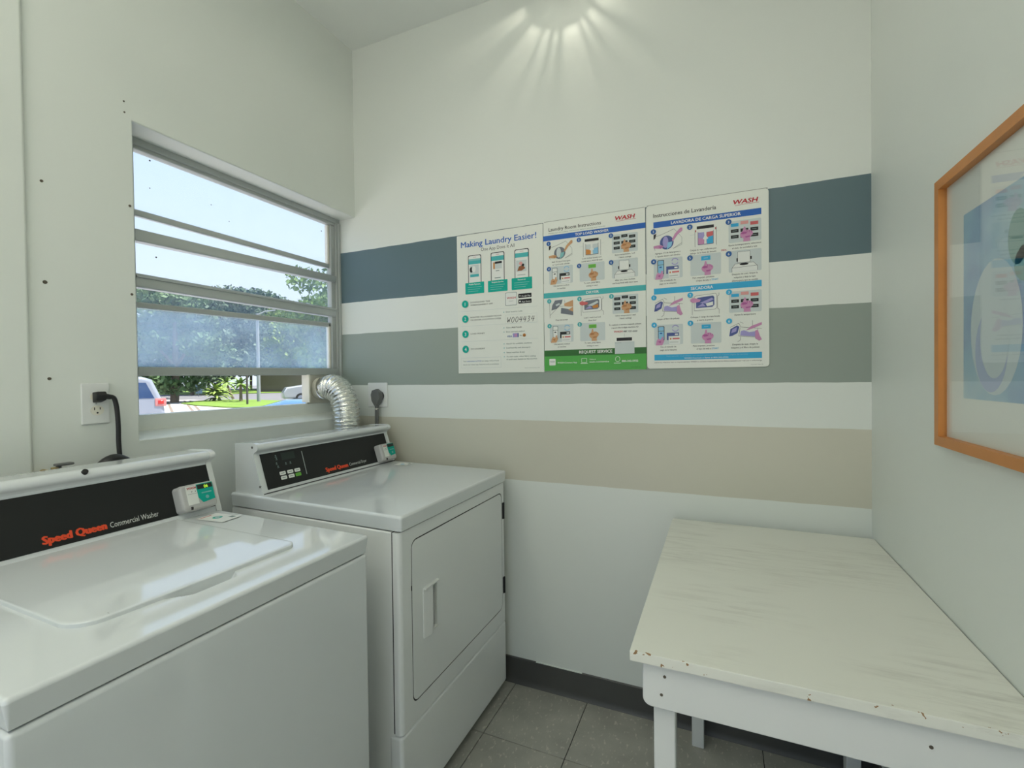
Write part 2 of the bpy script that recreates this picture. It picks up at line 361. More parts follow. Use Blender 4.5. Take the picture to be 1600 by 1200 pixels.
# window wall: C-shaped around the opening, then set back at the left behind a rounded return
mb = MB()
b = bmesh.new()
out = [(.60, -.12), (YB+.02, -.12), (YB+.02, OZ0), (OY0, OZ0), (OY0, OZ1), (YB+.02, OZ1), (YB+.02, ZC), (.60, ZC)]
v0 = [b.verts.new((XL, y, z)) for y, z in out]; v1 = [b.verts.new((-1.83, y, z)) for y, z in out]
b.faces.new(v0); b.faces.new(v1[::-1])
for i in range(8): b.faces.new((v0[i], v1[i], v1[(i+1) % 8], v0[(i+1) % 8]))
bmesh.ops.recalc_face_normals(b, faces=b.faces[:])
def edge(a, c): return b.edges.get((a, c))
bmesh.ops.bevel(b, geom=[edge(v0[2], v0[3]), edge(v0[3], v0[4]), edge(v0[4], v0[5])], offset=.005, segments=3, affect='EDGES', profile=.5)
mb._add(b); mb.box(-1.83, -1.785, YB, YB+.2, -.12, ZC); mb.box(-1.83, XL+.010, YF-.1, .630, -.12, ZC+.02, .008, 4)
wl = struct(mb.build('wall_left', 'plaster'))
for y, z, r in ((.664, 1.864, .0045), (.666, 1.593, .006), (.670, 1.332, .005), (.872, 1.865, .0045), (.872, 1.592, .0045), (.862, 2.181, .003), (.863, 2.148, .003)):
    mb = MB(); mb.cyl((XL-.006, y, z), (XL+.0018, y, z), r, r*.8, 10); tag(mb.build('screw_hole', 'screw', wl), 'small dark screw anchor')
MB().prism([(XL+.001, 1.1365), (XL-.006, 1.1405), (XW+.002, 1.158), (XW+.002, 1.130), (XL+.001, 1.130)], 'Y', OY0, YB, 0).build('window_sill', 'plaster', wl)
MB().box(-1.825, XW+.004, OY0, YB, 1.13, 1.209, .002, 1).build('sill_riser', 'plaster', wl)
# baseboard: dark vinyl cove
bb = MB().prism([(YB, 0), (YB-.016, 0), (YB-.011, .006), (YB-.005, .02), (YB-.004, .105), (YB, .109)], 'X', -1.66, XR).build('baseboard_back', 'baseboard'); struct(bb)
for x0, x1 in ((-.75, -.52), (-.16, -.02)):
    MB().box(x0+.03, x1, YB-.0052, YB-.0005, .1065, .1095).build('paint_smear', 'plaster', bb)
struct(MB().prism([(XR, 0), (XR-.016, 0), (XR-.011, .006), (XR-.005, .02), (XR-.004, .105), (XR, .109)], 'Y', YF, YB-.02).build('baseboard_right', 'baseboard'))

# ------------------------------------------------------------------ window
w1 = bpy.data.objects.new('window_1', None); C.objects.link(w1); w1.location = (XW, 1.4, 1.2); struct(w1)
mb = MB()
mb.box(XW-.03, XW+.006, OY0, YB, 2.097, OZ1+.01, .003, 1); mb.box(XW-.01, XW+.014, OY0, YB, 2.108, OZ1+.005, .002, 1)                    # head
mb.box(XW-.03, XW+.012, 1.838, YB, 1.205, 2.11, .002, 1)                     # right jamb
mb.box(XW-.012, XW+.02, 1.850, YB, 1.205, 2.11, .002, 1)
mb.box(XW-.03, XW+.012, OY0, .940, 1.205, 2.11, .002, 1)                     # left jamb
mb.build('window_frame', 'frame_paint', w1)
def rail(zl, zr, tl, tr, dx0, dx1, m, name='sash_rail', yr=1.838):
    mb = MB(); b = bmesh.new()
    vv = [b.verts.new((x, y, z)) for y, z0, z1 in ((.938, zl-tl/2, zl+tl/2), (yr, zr-tr/2, zr+tr/2)) for x in (XW+dx0, XW+dx1) for z in (z0, z1)]
    for q in ((0, 1, 3, 2), (4, 6, 7, 5), (0, 2, 6, 4), (1, 5, 7, 3), (0, 4, 5, 1), (2, 3, 7, 6)): b.faces.new([vv[i] for i in q])
    bmesh.ops.recalc_face_normals(b, faces=b.faces[:])
    bmesh.ops.bevel(b, geom=b.edges[:], offset=.003, segments=1, affect='EDGES'); mb._add(b); return mb.build(name, m, w1)
rail(1.890, 1.890, .022, .022, -.028, -.008, 'aluminium')
rail(1.810, 1.826, .040, .034, -.026, .012, 'aluminium')
r3 = rail(1.660, 1.658, .046, .044, -.028, .010, 'aluminium')
MB().box(XW+.008, XW+.016, .94, 1.836, 1.669, 1.676, .001, 1).build('drip_ridge', 'aluminium', r3)
rail(1.580, 1.596, .020, .022, -.026, -.006, 'frame_paint')
rail(1.356, 1.361, .030, .034, -.030, .014, 'frame_paint', 'bottom_rail')
for y0, y1, z0, z1 in ((1.800, 1.812, 1.90, 2.093), (1.812, 1.838, 1.66, 2.093), (1.800, 1.812, 1.36, 1.60), (1.812, 1.838, 1.36, 1.66)):
    MB().box(XW-.026, XW-.006 if y0 < 1.81 else XW+.004, y0, y1, z0, z1, .002, 1).build('sash_stile', 'frame_paint' if y0 > 1.81 else 'cream_plastic', w1)
def pane(z0, z1, m, x=-.016, y1=1.838):
    return MB().box(XW+x-.002, XW+x+.002, .938, y1, z0, z1).build('pane', m, w1)
pane(1.895, 2.097, 'dusty_glass'); pane(1.815, 1.885, 'dusty_glass'); pane(1.66, 1.81, 'dusty_glass'); pane(1.585, 1.65, 'dusty_glass'); pane(1.365, 1.583, 'hazy_glass'); pane(1.209, 1.345, 'clear_glass', y1=1.645)
for k, (px, py) in enumerate(((234, 294), (234, 251), (358, 346), (502, 361), (330, 320), (244, 402))):
    d = at(px, py, 1) - Vector((0, 0, CAM_H)); p = Vector((0, 0, CAM_H)) + d*((XW-.0135)/d.x)
    MB().cyl((p.x-.0005, p.y, p.z), (p.x+.0008, p.y, p.z), .0028 if k % 2 else .0018, n=8).build('speck', 'screw', w1)

# sheet-metal plate with the vent collar, in the bottom of the window
vp = thing('vent_plate', (XW, 1.72, 1.209), 'grey sheet metal plate filling the bottom right of the window', 'vent plate')
ci = [(1.722+.052*math.cos(a), 1.279+.052*math.sin(a)) for a in (2*math.pi*i/24 for i in range(24))]
MB().plate_hole([(1.645, 1.209), (1.838, 1.209), (1.838, 1.345), (1.645, 1.345)], ci, 'X', XW-.004, XW+.006).build('sheet', 'steel_plate', vp)
MB().box(XW-.02, XW+.026, 1.638, 1.647, 1.215, 1.345, .001, 1).build('flange', 'cream_plastic', vp)
MB().cyl((XW-.02, 1.722, 1.279), (XW+.035, 1.722, 1.279), .0515, n=28, cap=False).build('collar', 'cream_plastic', vp)
for z in (1.262, 1.326): MB().cyl((XW+.006, 1.655, z), (XW+.010, 1.655, z), .004, n=8).build('screw', 'screw', vp)

# foil dryer duct
vd = thing('vent_duct', (-1.60, 1.712, .70), 'crinkled silver foil dryer duct bending down behind the dryer', 'vent duct')
path = smooth_path([(-1.743, 1.722, 1.279), (-1.715, 1.721, 1.284), (-1.672, 1.719, 1.280), (-1.632, 1.716, 1.250), (-1.608, 1.713, 1.205), (-1.600, 1.711, 1.15), (-1.598, 1.711, 1.05), (-1.598, 1.711, .90), (-1.598, 1.711, .72)], 30)
acc = 0; rad = []
for i, p in enumerate(path):
    if i: acc += (p-path[i-1]).length
    grow = .0515 + .0075*min(1, acc/.05)
    rad.append(grow + (.0034*math.sin(acc*2*math.pi/.0165) if acc > .03 else 0))
mb = MB(); mb.tube(path, rad, 36, cap=False)
for v in mb.bm.verts:
    q = v.co; n = math.sin(q.x*210+q.z*130)*math.sin(q.y*190+q.z*90)*.0011 + random.uniform(-.0009, .0009); v.co += Vector((n, n*.6, n*.4))
ho = mb.build('hose', 'foil', vd, smooth=False)
MB().tube([path[2]+Vector((0, 0, 0)), path[14]], .0545, 28, cap=False).build('clamp_band', 'foil', vd)

# ------------------------------------------------------------------ lamps
wlt = thing('wall_light', (-.57, YB, 2.80), 'hooded wall lamp above the posters', 'wall lamp')
lx, ly, lz = -.57, YB-.115, 2.908
MB().box(lx-.03, lx+.03, YB-.012, YB, 2.885, 2.950, .004, 2).build('backplate', 'white_plastic', wlt)
MB().cyl((lx, YB-.01, 2.938), (lx, ly, 2.938), .008, n=14).build('arm', 'white_plastic', wlt)
mb = MB(); mb.cyl((lx, ly, 2.8935), (lx, ly, 2.932), .085, .045, 40, cap=False); mb.cyl((lx, ly, 2.932), (lx, ly, 2.945), .045, .022, 24); mb.build('hood', 'white_plastic', wlt)
MB().tube([(lx, YB-.001, lz), (lx, YB-.085, lz)], .047, 36, cap=False).build('collar', 'white_plastic', wlt)
for k in range(11):
    a = math.radians(-170 + k*16 + 5*math.sin(k*2.3)); rr_ = .046
    MB().cyl((lx+rr_*math.cos(a), YB-.082, lz+rr_*math.sin(a)), (lx+rr_*math.cos(a), YB-.168, lz+rr_*math.sin(a)), .0016+.0006*(k % 3), n=8).build('cage_bar', 'white_plastic', wlt)
mat('bulb_glow', (1, .95, .85), .5, emit=(1, .93, .78), es=6)
MB().sph((lx, ly, lz+.0085), .006, n=12).build('bulb', 'bulb_glow', wlt)
ld = bpy.data.lights.new('wall_lamp_light', 'POINT'); ld.energy = LAMP_WALL; ld.color = (1, .94, .80); ld.shadow_soft_size = .0035
lo = bpy.data.objects.new('wall_lamp_light', ld); C.objects.link(lo); lo.location = (0, ly-YB, lz-2.80); lo.parent = wlt
mat('diffuser', (1, 1, .95), .5, emit=(1, .985, .87), es=LAMP_FILL)
for x0, side in ((-.18, 'right'), (-1.45, 'left')):  # unseen ceiling lamps, added to even out the light in the room
    cl = thing('added_ceiling_light', (x0+.2, -.5, ZC-.09), f'long white ceiling lamp, unseen and added as fill light, nearer the {side} wall', 'ceiling lamp', 'added fill lamps')
    MB().box(x0, x0+.4, -1.2, .2, ZC-.05, ZC, .006, 1).build('housing', 'white_plastic', cl)
    MB().box(x0+.02, x0+.38, -1.18, .18, ZC-.10, ZC-.05, .012, 2).build('diffuser', 'diffuser', cl)

# ================================================================== MACHINES
TILT = .0117
def warper(xf, top):
    return lambda v: Vector((v.x, v.y, v.z*(1+TILT*(xf-v.x)/top)))
def worktop(mb, x0, x1, y0, y1, z0, T, r, scoop=None, nx=84, ny=76, taper=.0):
    """pressed steel top with rolled edges: a height field over a skirt"""
    def g(n, a, b_):
        k = 7; e = [r*(1-math.cos(math.pi/2*i/k)) for i in range(k)]
        return [a+t for t in e] + [a+r+(b_-a-2*r)*i/n for i in range(n+1)] + [b_-t for t in e[::-1]]
    xs, ys = g(nx, x0, x1), g(ny, y0, y1); b = bmesh.new(); G = []
    for x in xs:
        row = []
        for y in ys:
            dx = max(0, x0+r-x, x-(x1-r)); dy = max(0, y0+r-y, y-(y1-r)); d = min(r, math.hypot(dx, dy))
            px, py = x, y
            if math.hypot(dx, dy) > r:
                s_ = r/math.hypot(dx, dy); cx = min(max(x, x0+r), x1-r); cy = min(max(y, y0+r), y1-r); px, py = cx+(x-cx)*s_, cy+(y-cy)*s_
            z = T - (r - math.sqrt(max(0, r*r-d*d)))
            if scoop: z -= scoop(x, y)
            row.append(b.verts.new((px, py, z)))
        G.append(row)
    for i in range(len(xs)-1):
        for j in range(len(ys)-1): b.faces.new((G[i][j], G[i+1][j], G[i+1][j+1], G[i][j+1]))
    ring = [G[i][0] for i in range(len(xs))] + [G[-1][j] for j in range(1, len(ys))] + [G[i][-1] for i in range(len(xs)-2, -1, -1)] + [G[0][j] for j in range(len(ys)-2, 0, -1)]
    def inset(c):
        ox = c.x-min(max(c.x, x0+r), x1-r); oy = c.y-min(max(c.y, y0+r), y1-r); d = math.hypot(ox, oy) or 1
        return (c.x-ox/d*taper, c.y-oy/d*taper, z0)
    low = [b.verts.new(inset(v.co)) for v in ring]; n = len(ring)
    for i in range(n): b.faces.new((ring[(i+1) % n], ring[i], low[i], low[(i+1) % n]))
    bmesh.ops.remove_doubles(b, verts=b.verts[:], dist=1e-6); bmesh.ops.recalc_face_normals(b, faces=b.faces[:]); mb._add(b)
    return mb
CB = Vector((-1.395, 0, .929)); CUP = Vector((-.046, 0, .137)).normalized(); CN = Vector((CUP.z, 0, -CUP.x))
def console_profile(dx, g=0.):
    return [(x+dx, z) for x, z in ((-1.395+g, .915), (-1.395+g, .929), (-1.441+g, 1.066), (-1.441+g, 1.072), (-1.436+g, 1.078), (-1.428+g, 1.082), (-1.421+g, 1.088), (-1.419+g, 1.094), (-1.421+g, 1.100), (-1.427+g, 1.105), (-1.437, 1.107+g), (-1.53, 1.104+g), (-1.53, .915))]
def console_art(dx, off=0.): return Art((CB.x+dx+CN.x*off, 0, .929+CN.z*off), (0, 1, 0), CUP, .0004)
nowarp = None

def card_reader(root, con, dx, y0, y1, s0, s1, number, warp):
    """payment reader bolted on the console: grey shell, teal display field"""
    off = .036
    def P(y, s, o): return CB + Vector((dx, 0, 0)) + CUP*s + CN*o + Vector((0, y, 0))
    mb = MB(); b = bmesh.new(); rings = []
    for o, ins in ((-.002, 0), (off-.012, 0), (off-.004, .002), (off, .007)):
        rings.append([b.verts.new(P(y, s, o)) for y, s in rrect(y0+ins, y1-ins, s0+ins, s1-ins, .010, 4)])
    n = len(rings[0])
    for r0, r1 in zip(rings[:-1], rings[1:]):
        for i in range(n): b.faces.new((r0[i], r0[(i+1) % n], r1[(i+1) % n], r1[i]))
    b.faces.new(rings[-1]); bmesh.ops.recalc_face_normals(b, faces=b.faces[:]); mb._add(b)
    cr = mb.build('card_reader', 'grey_shell', con); tag(cr, 'grey payment card reader with teal display')
    A = console_art(dx, off+.0002); w = y1-y0; X = lambda u: y0+u*w; Y = lambda v: s0+v*(s1-s0)
    A.rect(X(.15), Y(.22), X(.45), Y(.92), 'i_white', 1)
    A.poly([(X(.45), Y(.94)), (X(.92), Y(.94)), (X(.92), Y(.28)), (X(.56), Y(.22)), (X(.45), Y(.44))], 'i_teal', 2)
    A.build('display_field', cr)
    A = console_art(dx, off+.0014)
    A.rect(X(.47), Y(.74), X(.90), Y(.91), 'lcd_dark', 1)
    if number: A.text(number, X(.66), Y(.755), (s1-s0)*.125, 'led_green', 2, bold=.02)
    A.build('display_screen', cr)
    A = console_art(dx, off+.0012)
    A.text('WASH', X(.17), Y(.80), (s1-s0)*.085, 'i_red', 2, width=w*.26, bold=.03, shear=.2)
    A.circ(X(.30), Y(.70), .0014, 'i_black', 2, 8); A.circ(X(.40), Y(.70), .0014, 'i_black', 2, 8)
    A.line([(X(.18), Y(.62)), (X(.43), Y(.62))], .0008, 'i_grey', 2)
    A.circ(X(.69), Y(.40), w*.05, 'i_tealpale', 5, 10); A.rect(X(.55), Y(.56), X(.84), Y(.60), 'i_tealpale', 5)
    A.build('printed_marks', cr)
    MB().box(-.004, .004, -.002, .002, -.004, .004).build('key_slot', 'dark', cr).location = Vector(P(X(.22), Y(.10), off)) - root_loc(con) + Vector(root_loc(cr))
    return cr

# ------------------------------------------------------------------ washer
WX, WY0, WY1, WT = -.823, .278, .952, .922
wa = thing('washing_machine', (-1.19, (WY0+WY1)/2, 0), 'white top-loading washer with black console, in the foreground at the left', 'washer')
wp = warper(WX, WT)
mb = MB(wp); mb.box(-1.53, WX-.003, WY0+.003, WY1-.002, .03, .875, .009, 4); mb.build('cabinet', 'enamel', wa)
def scoop(x, y):
    up = min(1, max(0, (y-.527)/.040)); dn = min(1, max(0, (.667-y)/.024)); f = min(up*up*(3-2*up), dn*dn*(3-2*dn))
    if f <= 0 or x < -.945: return 0
    return .014*min(1, f*1.6) if x < -.929 + .029*f else 0
mb = MB(wp); worktop(mb, -1.535, WX, WY0, WY1, .878, WT, .007, scoop, 260, 200, .006); mb.build('worktop', 'enamel', wa)
# lid: slightly proud, rounded front corners, bowed front edge
lp = []
def arc(cx, cy, rx, a0, a1, n=8): return [(cx+rx*math.cos(math.radians(a0+(a1-a0)*i/n)), cy+rx*math.sin(math.radians(a0+(a1-a0)*i/n))) for i in range(n+1)]
lp += [(-1.386, .398)] + arc(-.985, .448, .050, -90, 0)[0:] + [(-.931, .52), (-.928, .60), (-.927, .68)] + arc(-.955, .797, .028, 0, 90) + [(-1.386, .826)]
mb = MB(wp); b = bmesh.new(); rings = []
cxm, cym = -1.16, .612
for ins, z in ((0, WT-.017), (0, WT+.0055), (.0006, WT+.0068), (.0022, WT+.0078), (.006, WT+.0080), (.012, WT+.0080)):
    rings.append([b.verts.new((x+(ins if x < -1.38 else -ins)*(1 if abs(x+1.16) > .15 else 0), y + (ins if y < cym else -ins)*(1 if abs(y-cym) > .17 else 0), z)) for x, y in lp])
for r0, r1 in zip(rings[:-1], rings[1:]):
    for i in range(len(lp)): b.faces.new((r0[i], r0[(i+1) % len(lp)], r1[(i+1) % len(lp)], r1[i]))
b.faces.new(rings[-1]); bmesh.ops.recalc_face_normals(b, faces=b.faces[:]); mb._add(b)
mb.build('lid', 'enamel', wa)
for x in (-1.48, -.88):
    for y in (WY0+.06, WY1-.06): MB().cyl((x, y, 0), (x, y, .034), .02, n=12).build('foot', 'black_rubber', wa)
CY0, CY1 = .292, .958
con = MB().prism(console_profile(0), 'Y', CY0, CY1-.016).build('console', 'enamel', wa)
MB().prism(console_profile(0, .0022), 'Y', CY1-.0155, CY1).build('end_cap', 'white_plastic', con)
MB().prism(console_profile(0, .0022), 'Y', CY0-.002, CY0+.014).build('end_cap', 'white_plastic', con)
MB().box(-1.53, -1.396, CY0, CY1, .920, .9305).build('shadow_gap', 'dark', con)
A = console_art(0); A.rect(CY0+.016, .014, .944, .1435, 'black_panel', 2); A.build('control_panel', con)
A = console_art(0); A.text('Speed Queen', .546, .0265, .0185, 'letter_orange', 4, width=.121, fat=.0017); A.text('Commercial Washer', .675, .0265, .0145, 'letter_white', 4, width=.112); A.build('lettering', con)
k_ = Vector((-1.425, .634, 1.099)); MB().cyl(k_, k_+Vector((.0065, 0, .0055)), .0072, .0062, 14).build('lock_knob', 'black_rubber', con)
for i in range(16):
    y = .44+i*.0135
    MB().box(-1.512, -1.509, y, y+.006, 1.1035, 1.1056).build('vent_slot', 'grey_plastic', con)
card_reader(wa, con, 0, .832, .932, .014, .090, '06', wp)
A = Art((-1.348, .872, WT+.0008+.0061), (-.09, 1, 0), (-1, -.09, 0)); A.rect(-.012, -.085, .052, .015, 'i_white', 1)
A.circ(.020, -.030, .013, 'i_teal', 2); A.circ(.020, -.030, .007, 'i_pale', 3); A.rect(-.004, .004, .030, .009, 'i_coral', 2); A.rect(.032, -.072, .046, -.055, 'i_grey', 2)
A.build('instruction_sticker', wa)

# ------------------------------------------------------------------ dryer
DX, DY0, DY1, DT = -.820, 1.082, 1.796, .932
dr = thing('clothes_dryer', (-1.19, (DY0+DY1)/2, 0), 'white front-loading dryer with black console, beside the striped wall', 'dryer')
dp = warper(DX, DT)
mb = MB(dp); mb.box(-1.525, -.8545, DY0+.0015, DY1-.002, .044, .884, .004, 1); mb.build('cabinet', 'enamel_side', dr)
mb = MB(dp); worktop(mb, -1.53, DX, DY0, DY1, .888, DT, .008, taper=.003); mb.build('worktop', 'enamel', dr)
DF = -.828
door_o = rrect(1.137, 1.766, .362, .846, .026, 6); door_i = rrect(1.1412, 1.7620, .3662, .8418, .023, 6)
mb = MB(); mb.plate_hole(rrect(DY0+.014, DY1-.014, .303, .884, .002, 1), door_o, 'X', -.8515, DF)
mb.prism([(-.8515, DY0+.014), (DF, DY0+.014), (DF-.0012, DY0+.008), (DF-.005, DY0+.003), (DF-.011, DY0), (-.8515, DY0)], 'Z', .303, .884)
mb.prism([(-.8515, DY1-.014), (DF, DY1-.014), (DF-.0012, DY1-.008), (DF-.005, DY1-.003), (DF-.011, DY1), (-.8515, DY1)], 'Z', .303, .884)
mb.build('front_panel', 'enamel_side', dr)
MB().box(-.856, -.8525, 1.12, 1.78, .34, .86).build('recess_shade', 'dark', dr)  # dark plate behind the door, coloured as the shade of a cavity
mb = MB(); mb.box(-.875, DF, DY0, DY1, .045, .299, .011, 4); mb.build('lower_panel', 'enamel_side', dr)
MB().box(-.856, -.8512, DY0+.0016, DY1-.0016, .305, .884).build('seam', 'dark', dr)
MB().plate_hole(door_o, door_i, 'X', -.850, DF-.0012).build('door_gap_shade', 'dark', dr)  # dark ring in the door gap, its colour standing in for shade
pk = [(1.216, .535), (1.272, .535), (1.272, .678), (1.216, .678)]
do = MB().plate_hole(door_i, pk, 'X', -.850, DF).build('door', 'enamel_side', dr, smooth=False)
mb = MB(); mb.box(-.8512, -.8495, 1.210, 1.278, .53, .684); mb.box(-.850, DF+.001, 1.270, 1.2745, .533, .680); mb.box(-.850, DF+.002, 1.214, 1.2745, .529, .536); mb.box(-.850, DF+.010, 1.196, 1.2745, .677, .683, .0015, 1)
mb.prism([(DF-.001, 1.194), (DF+.003, 1.194), (DF+.010, 1.226), (DF+.009, 1.236), (DF+.006, 1.236), (DF+.004, 1.222), (DF-.001, 1.216)], 'Z', .530, .680)
mb.build('handle', 'white_plastic', do)
for z0, z1 in ((.733, .800), (.423, .490)):
    mb = MB(); mb.cyl((DF+.003, 1.7765, z0), (DF+.003, 1.7765, z1), .004, n=10); mb.box(DF-.004, DF+.002, 1.768, 1.781, z0, z1); mb.build('hinge', 'black_rubber', do)
MB().box(DF-.002, DF+.001, 1.1345, 1.1385, .700, .714).build('door_catch', 'dark', do)
for x in (-1.47, -.90):
    for y in (DY0+.06, DY1-.06): MB().cyl((x, y, 0), (x, y, .048), .02, n=12).build('foot', 'black_rubber', dr)
dxc = .004; CY0, CY1 = 1.100, 1.797
con = MB().prism(console_profile(dxc), 'Y', CY0+.014, CY1-.014).build('console', 'enamel', dr)
for v in (CY0, CY1-.0145): MB().prism(console_profile(dxc, .0022), 'Y', v, v+.0145).build('end_cap', 'enamel', con)
MB().box(-1.53, -1.391, CY0+.004, CY1, .930, .941).build('shadow_gap', 'dark', con)
for x, z in ((-1.440, 1.095), (-1.405, .965)):
    MB().cyl((x, CY0-.0012, z), (x, CY0+.002, z), .0042, n=10).build('screw', 'grey_rubber', con)
A = console_art(dxc); A.rect(1.123, .022, 1.776, .146, 'black_panel', 2); A.build('control_panel', con)
A = console_art(dxc); A.text('Speed Queen', 1.386, .034, .0170, 'letter_orange', 4, width=.118, fat=.0016); A.text('Commercial Dryer', 1.513, .0355, .0130, 'letter_white', 4, width=.102); A.build('lettering', con)
A = console_art(dxc); A.line([(1.296, .132), (1.294, .044)], .0022, 'i_pale', 4); A.build('divider_line', con)
A = console_art(dxc); A.rect(1.205, .112, 1.262, .138, 'lcd_dark', 4)
for y, s_ in ((1.183, .132), (1.184, .122), (1.180, .106), (1.183, .094), (1.217, .100), (1.236, .100)):
    A.circ(y, s_, .0028, 'i_grey', 4, 8); A.rect(y-.004, s_-.0058, y+.004, s_-.0040, 'i_grey', 4)
A.build('status_display', con)
for k, (y, s_) in enumerate(((1.194, .067), (1.226, .067), (1.257, .067), (1.195, .0505), (1.227, .0505), (1.257, .0505))):
    A = console_art(dxc); A.rr(y-.0125, s_-.0062, y+.0125, s_+.0062, .003, 'i_lime' if k == 5 else 'i_white', 5); A.rect(y-.007, s_-.001, y+.007, s_+.001, 'i_grey' if k != 5 else 'i_green', 6)
    bt = A.build('start_button' if k == 5 else 'button', con)
    if k == 5: bt['label'] = 'green start button'
card_reader(dr, con, dxc, 1.684, 1.782, .016, .094, None, dp)
A = Art((-1.345, 1.70, DT+.0067), (-.09, 1, 0), (-1, -.09, 0)); A.rect(0, -.085, .055, -.02, 'i_white', 1); A.circ(.025, -.05, .010, 'i_lblue', 2, 12); A.rect(.03, -.08, .05, -.07, 'i_grey', 2); A.build('instruction_sticker', dr)

# ------------------------------------------------------------------ table
tb = thing('work_table', (.145, 1.37, 0), 'worn white painted wooden table in the corner by the right wall', 'table')
mb = MB(); mb.box(-.161, .449, .914, 1.829, .772, .793, .0025, 2)
to = mb.build('tabletop', 'worn_white_paint', tb)
# keep the chipped edge at y = 0 of the top's own coordinates
to.data.transform(Matrix.Translation((0, 1.37-.914, 0))); to.location = (0, -(1.37-.914), 0)
def apron(pts, axis, a, b_): MB().prism(pts, axis, a, b_, .002, 1).build('apron', 'white_wood', tb)
ap = [(-.139, .772), (-.139, .700)] + [(-.139+.016-.016*math.cos(math.radians(t)), .700-.016*math.sin(math.radians(t))) for t in (15, 30, 45, 60, 75, 90)] + [(.430, .684), (.430, .772)]
apron(ap, 'Y', .928, .946)
apron([(-.139+0, .772), (-.139, .69), (.430, .69), (.430, .772)], 'Y', 1.800, 1.818)
apron([(.946, .772), (.946, .69), (1.80, .69), (1.80, .772)], 'X', -.139, -.121)
apron([(.946, .772), (.946, .69), (1.80, .69), (1.80, .772)], 'X', .412, .430)
for x0, y0 in ((-.121, .947), (-.096, 1.775), (.370, .947), (.362, 1.775)):
    MB().box(x0, x0+.040, y0, y0+.040, 0, .771, .002, 1).build('leg', 'white_wood', tb)
for x, z in ((-.098, .748), (-.104, .712), (.30, .735)):
    MB().cyl((x, .9285, z), (x, .9272, z), .003, n=8).build('screw', 'screw', tb)

# ------------------------------------------------------------------ framed picture on the right wall
pf = thing('framed_picture', (XR, 1.08, 1.16), 'orange wood framed picture behind glass on the right wall', 'picture')
fy0, fy1, fz0, fz1 = .84, 1.312, 1.163, 1.729; fw = .020; fd = XR-.022
mb = MB()
b = bmesh.new()
mb.plate_hole([(fy0, fz0), (fy1, fz0), (fy1, fz1), (fy0, fz1)], [(fy0+fw, fz0+fw), (fy1-fw, fz0+fw), (fy1-fw, fz1-fw), (fy0+fw, fz1-fw)], 'X', fd, XR-.001)
mb.build('frame', 'orange_wood', pf)
A = Art((XR-.007, fy1-fw, fz0+fw), (0, -1, 0), (0, 0, 1)); aw, ah = fy1-fy0-2*fw, fz1-fz0-2*fw
A.rect(0, 0, aw, ah, 'paper', 1); A.build('mat_board', pf)
# loose blue and green watercolour blotches
def wash_mat():
    m = bpy.data.materials.new('watercolour'); m.use_nodes = True; t = m.node_tree; b = t.nodes['Principled BSDF']; b.inputs['Roughness'].default_value = .6
    co = t.nodes.new('ShaderNodeTexCoord'); n = t.nodes.new('ShaderNodeTexNoise'); n.inputs['Scale'].default_value = 5.5; n.inputs['Detail'].default_value = 3; t.links.new(co.outputs['Object'], n.inputs['Vector'])
    r = t.nodes.new('ShaderNodeValToRGB'); e = r.color_ramp.elements; e[0].position = .30; e[0].color = (.25, .34, .55, 1); e[1].position = .75; e[1].color = (.66, .71, .68, 1)
    k = e.new(.45); k.color = (.34, .52, .64, 1); k = e.new(.6); k.color = (.47, .62, .66, 1); t.links.new(n.outputs['Fac'], r.inputs[0]); t.links.new(r.outputs[0], b.inputs['Base Color']); MATS['watercolour'] = m
wash_mat(); ink('i_leaf', (.26, .42, .38)); ink('i_palewash', (.58, .67, .69)); ink('i_bluewash', (.42, .50, .68))
A = Art((XR-.007, fy1-fw, fz0+fw), (0, -1, 0), (0, 0, 1)); A.rect(.075, .085, aw-.075, ah-.08, 'watercolour', 2)
A.circ(.190, .215, .085, 'i_palewash', 3, 28, .12); A.circ(.178, .175, .055, 'i_bluewash', 4, 28, .075); A.circ(.190, .200, .048, 'i_palewash', 5, 28, .075); A.circ(.262, .355, .030, 'i_leaf', 3, 18, .045); A.circ(.285, .31, .035, 'i_leaf', 3, 18, .03)
A.build('artwork', pf)
MB().box(XR-.0125, XR-.0105, fy0+fw-.003, fy1-fw+.003, fz0+fw-.003, fz1-fw+.003).build('glass', 'picture_glass', pf)

# ------------------------------------------------------------------ outlets, plugs, cords
ou = thing('wall_outlet', (XL, .771, 1.259), 'white duplex outlet plate left of the window', 'outlet')
MB().box(XL-.001, XL+.006, .737, .805, 1.200, 1.318, .003, 2).build('cover_plate', 'white_plastic', ou)
for z in (1.279, 1.239):
    re = MB().prism([(.773+.0165*math.cos(a), z+.0145*math.sin(a)) for a in (2*math.pi*i/20 for i in range(20))], 'X', XL+.004, XL+.0078).build('receptacle', 'cream_plastic', ou)
    MB().box(XL+.007, XL+.0082, .7650, .7672, z+.001, z+.009).build('slot', 'dark', re); MB().box(XL+.007, XL+.0082, .7785, .7805, z+.002, z+.009).build('slot', 'dark', re); MB().cyl((XL+.007, .773, z-.007), (XL+.0082, .773, z-.007), .0026, n=10).build('slot', 'dark', re)
MB().cyl((XL+.006, .771, 1.259), (XL+.0068, .771, 1.259), .0025, n=8).build('screw', 'grey_plastic', ou)
pc = thing('power_cord', (XL+.02, .80, 1.095), 'black power cord plugged into the duplex outlet left of the window', 'power cord')
mb = MB(); mb.prism([(XL+.0085, 1.292), (XL+.030, 1.294), (XL+.036, 1.284), (XL+.030, 1.268), (XL+.0085, 1.262)], 'Y', .760, .786, .004, 2); mb.cyl((XL+.026, .784, 1.280), (XL+.026, .798, 1.277), .0085, .007, 12); mb.build('plug', 'black_rubber', pc)
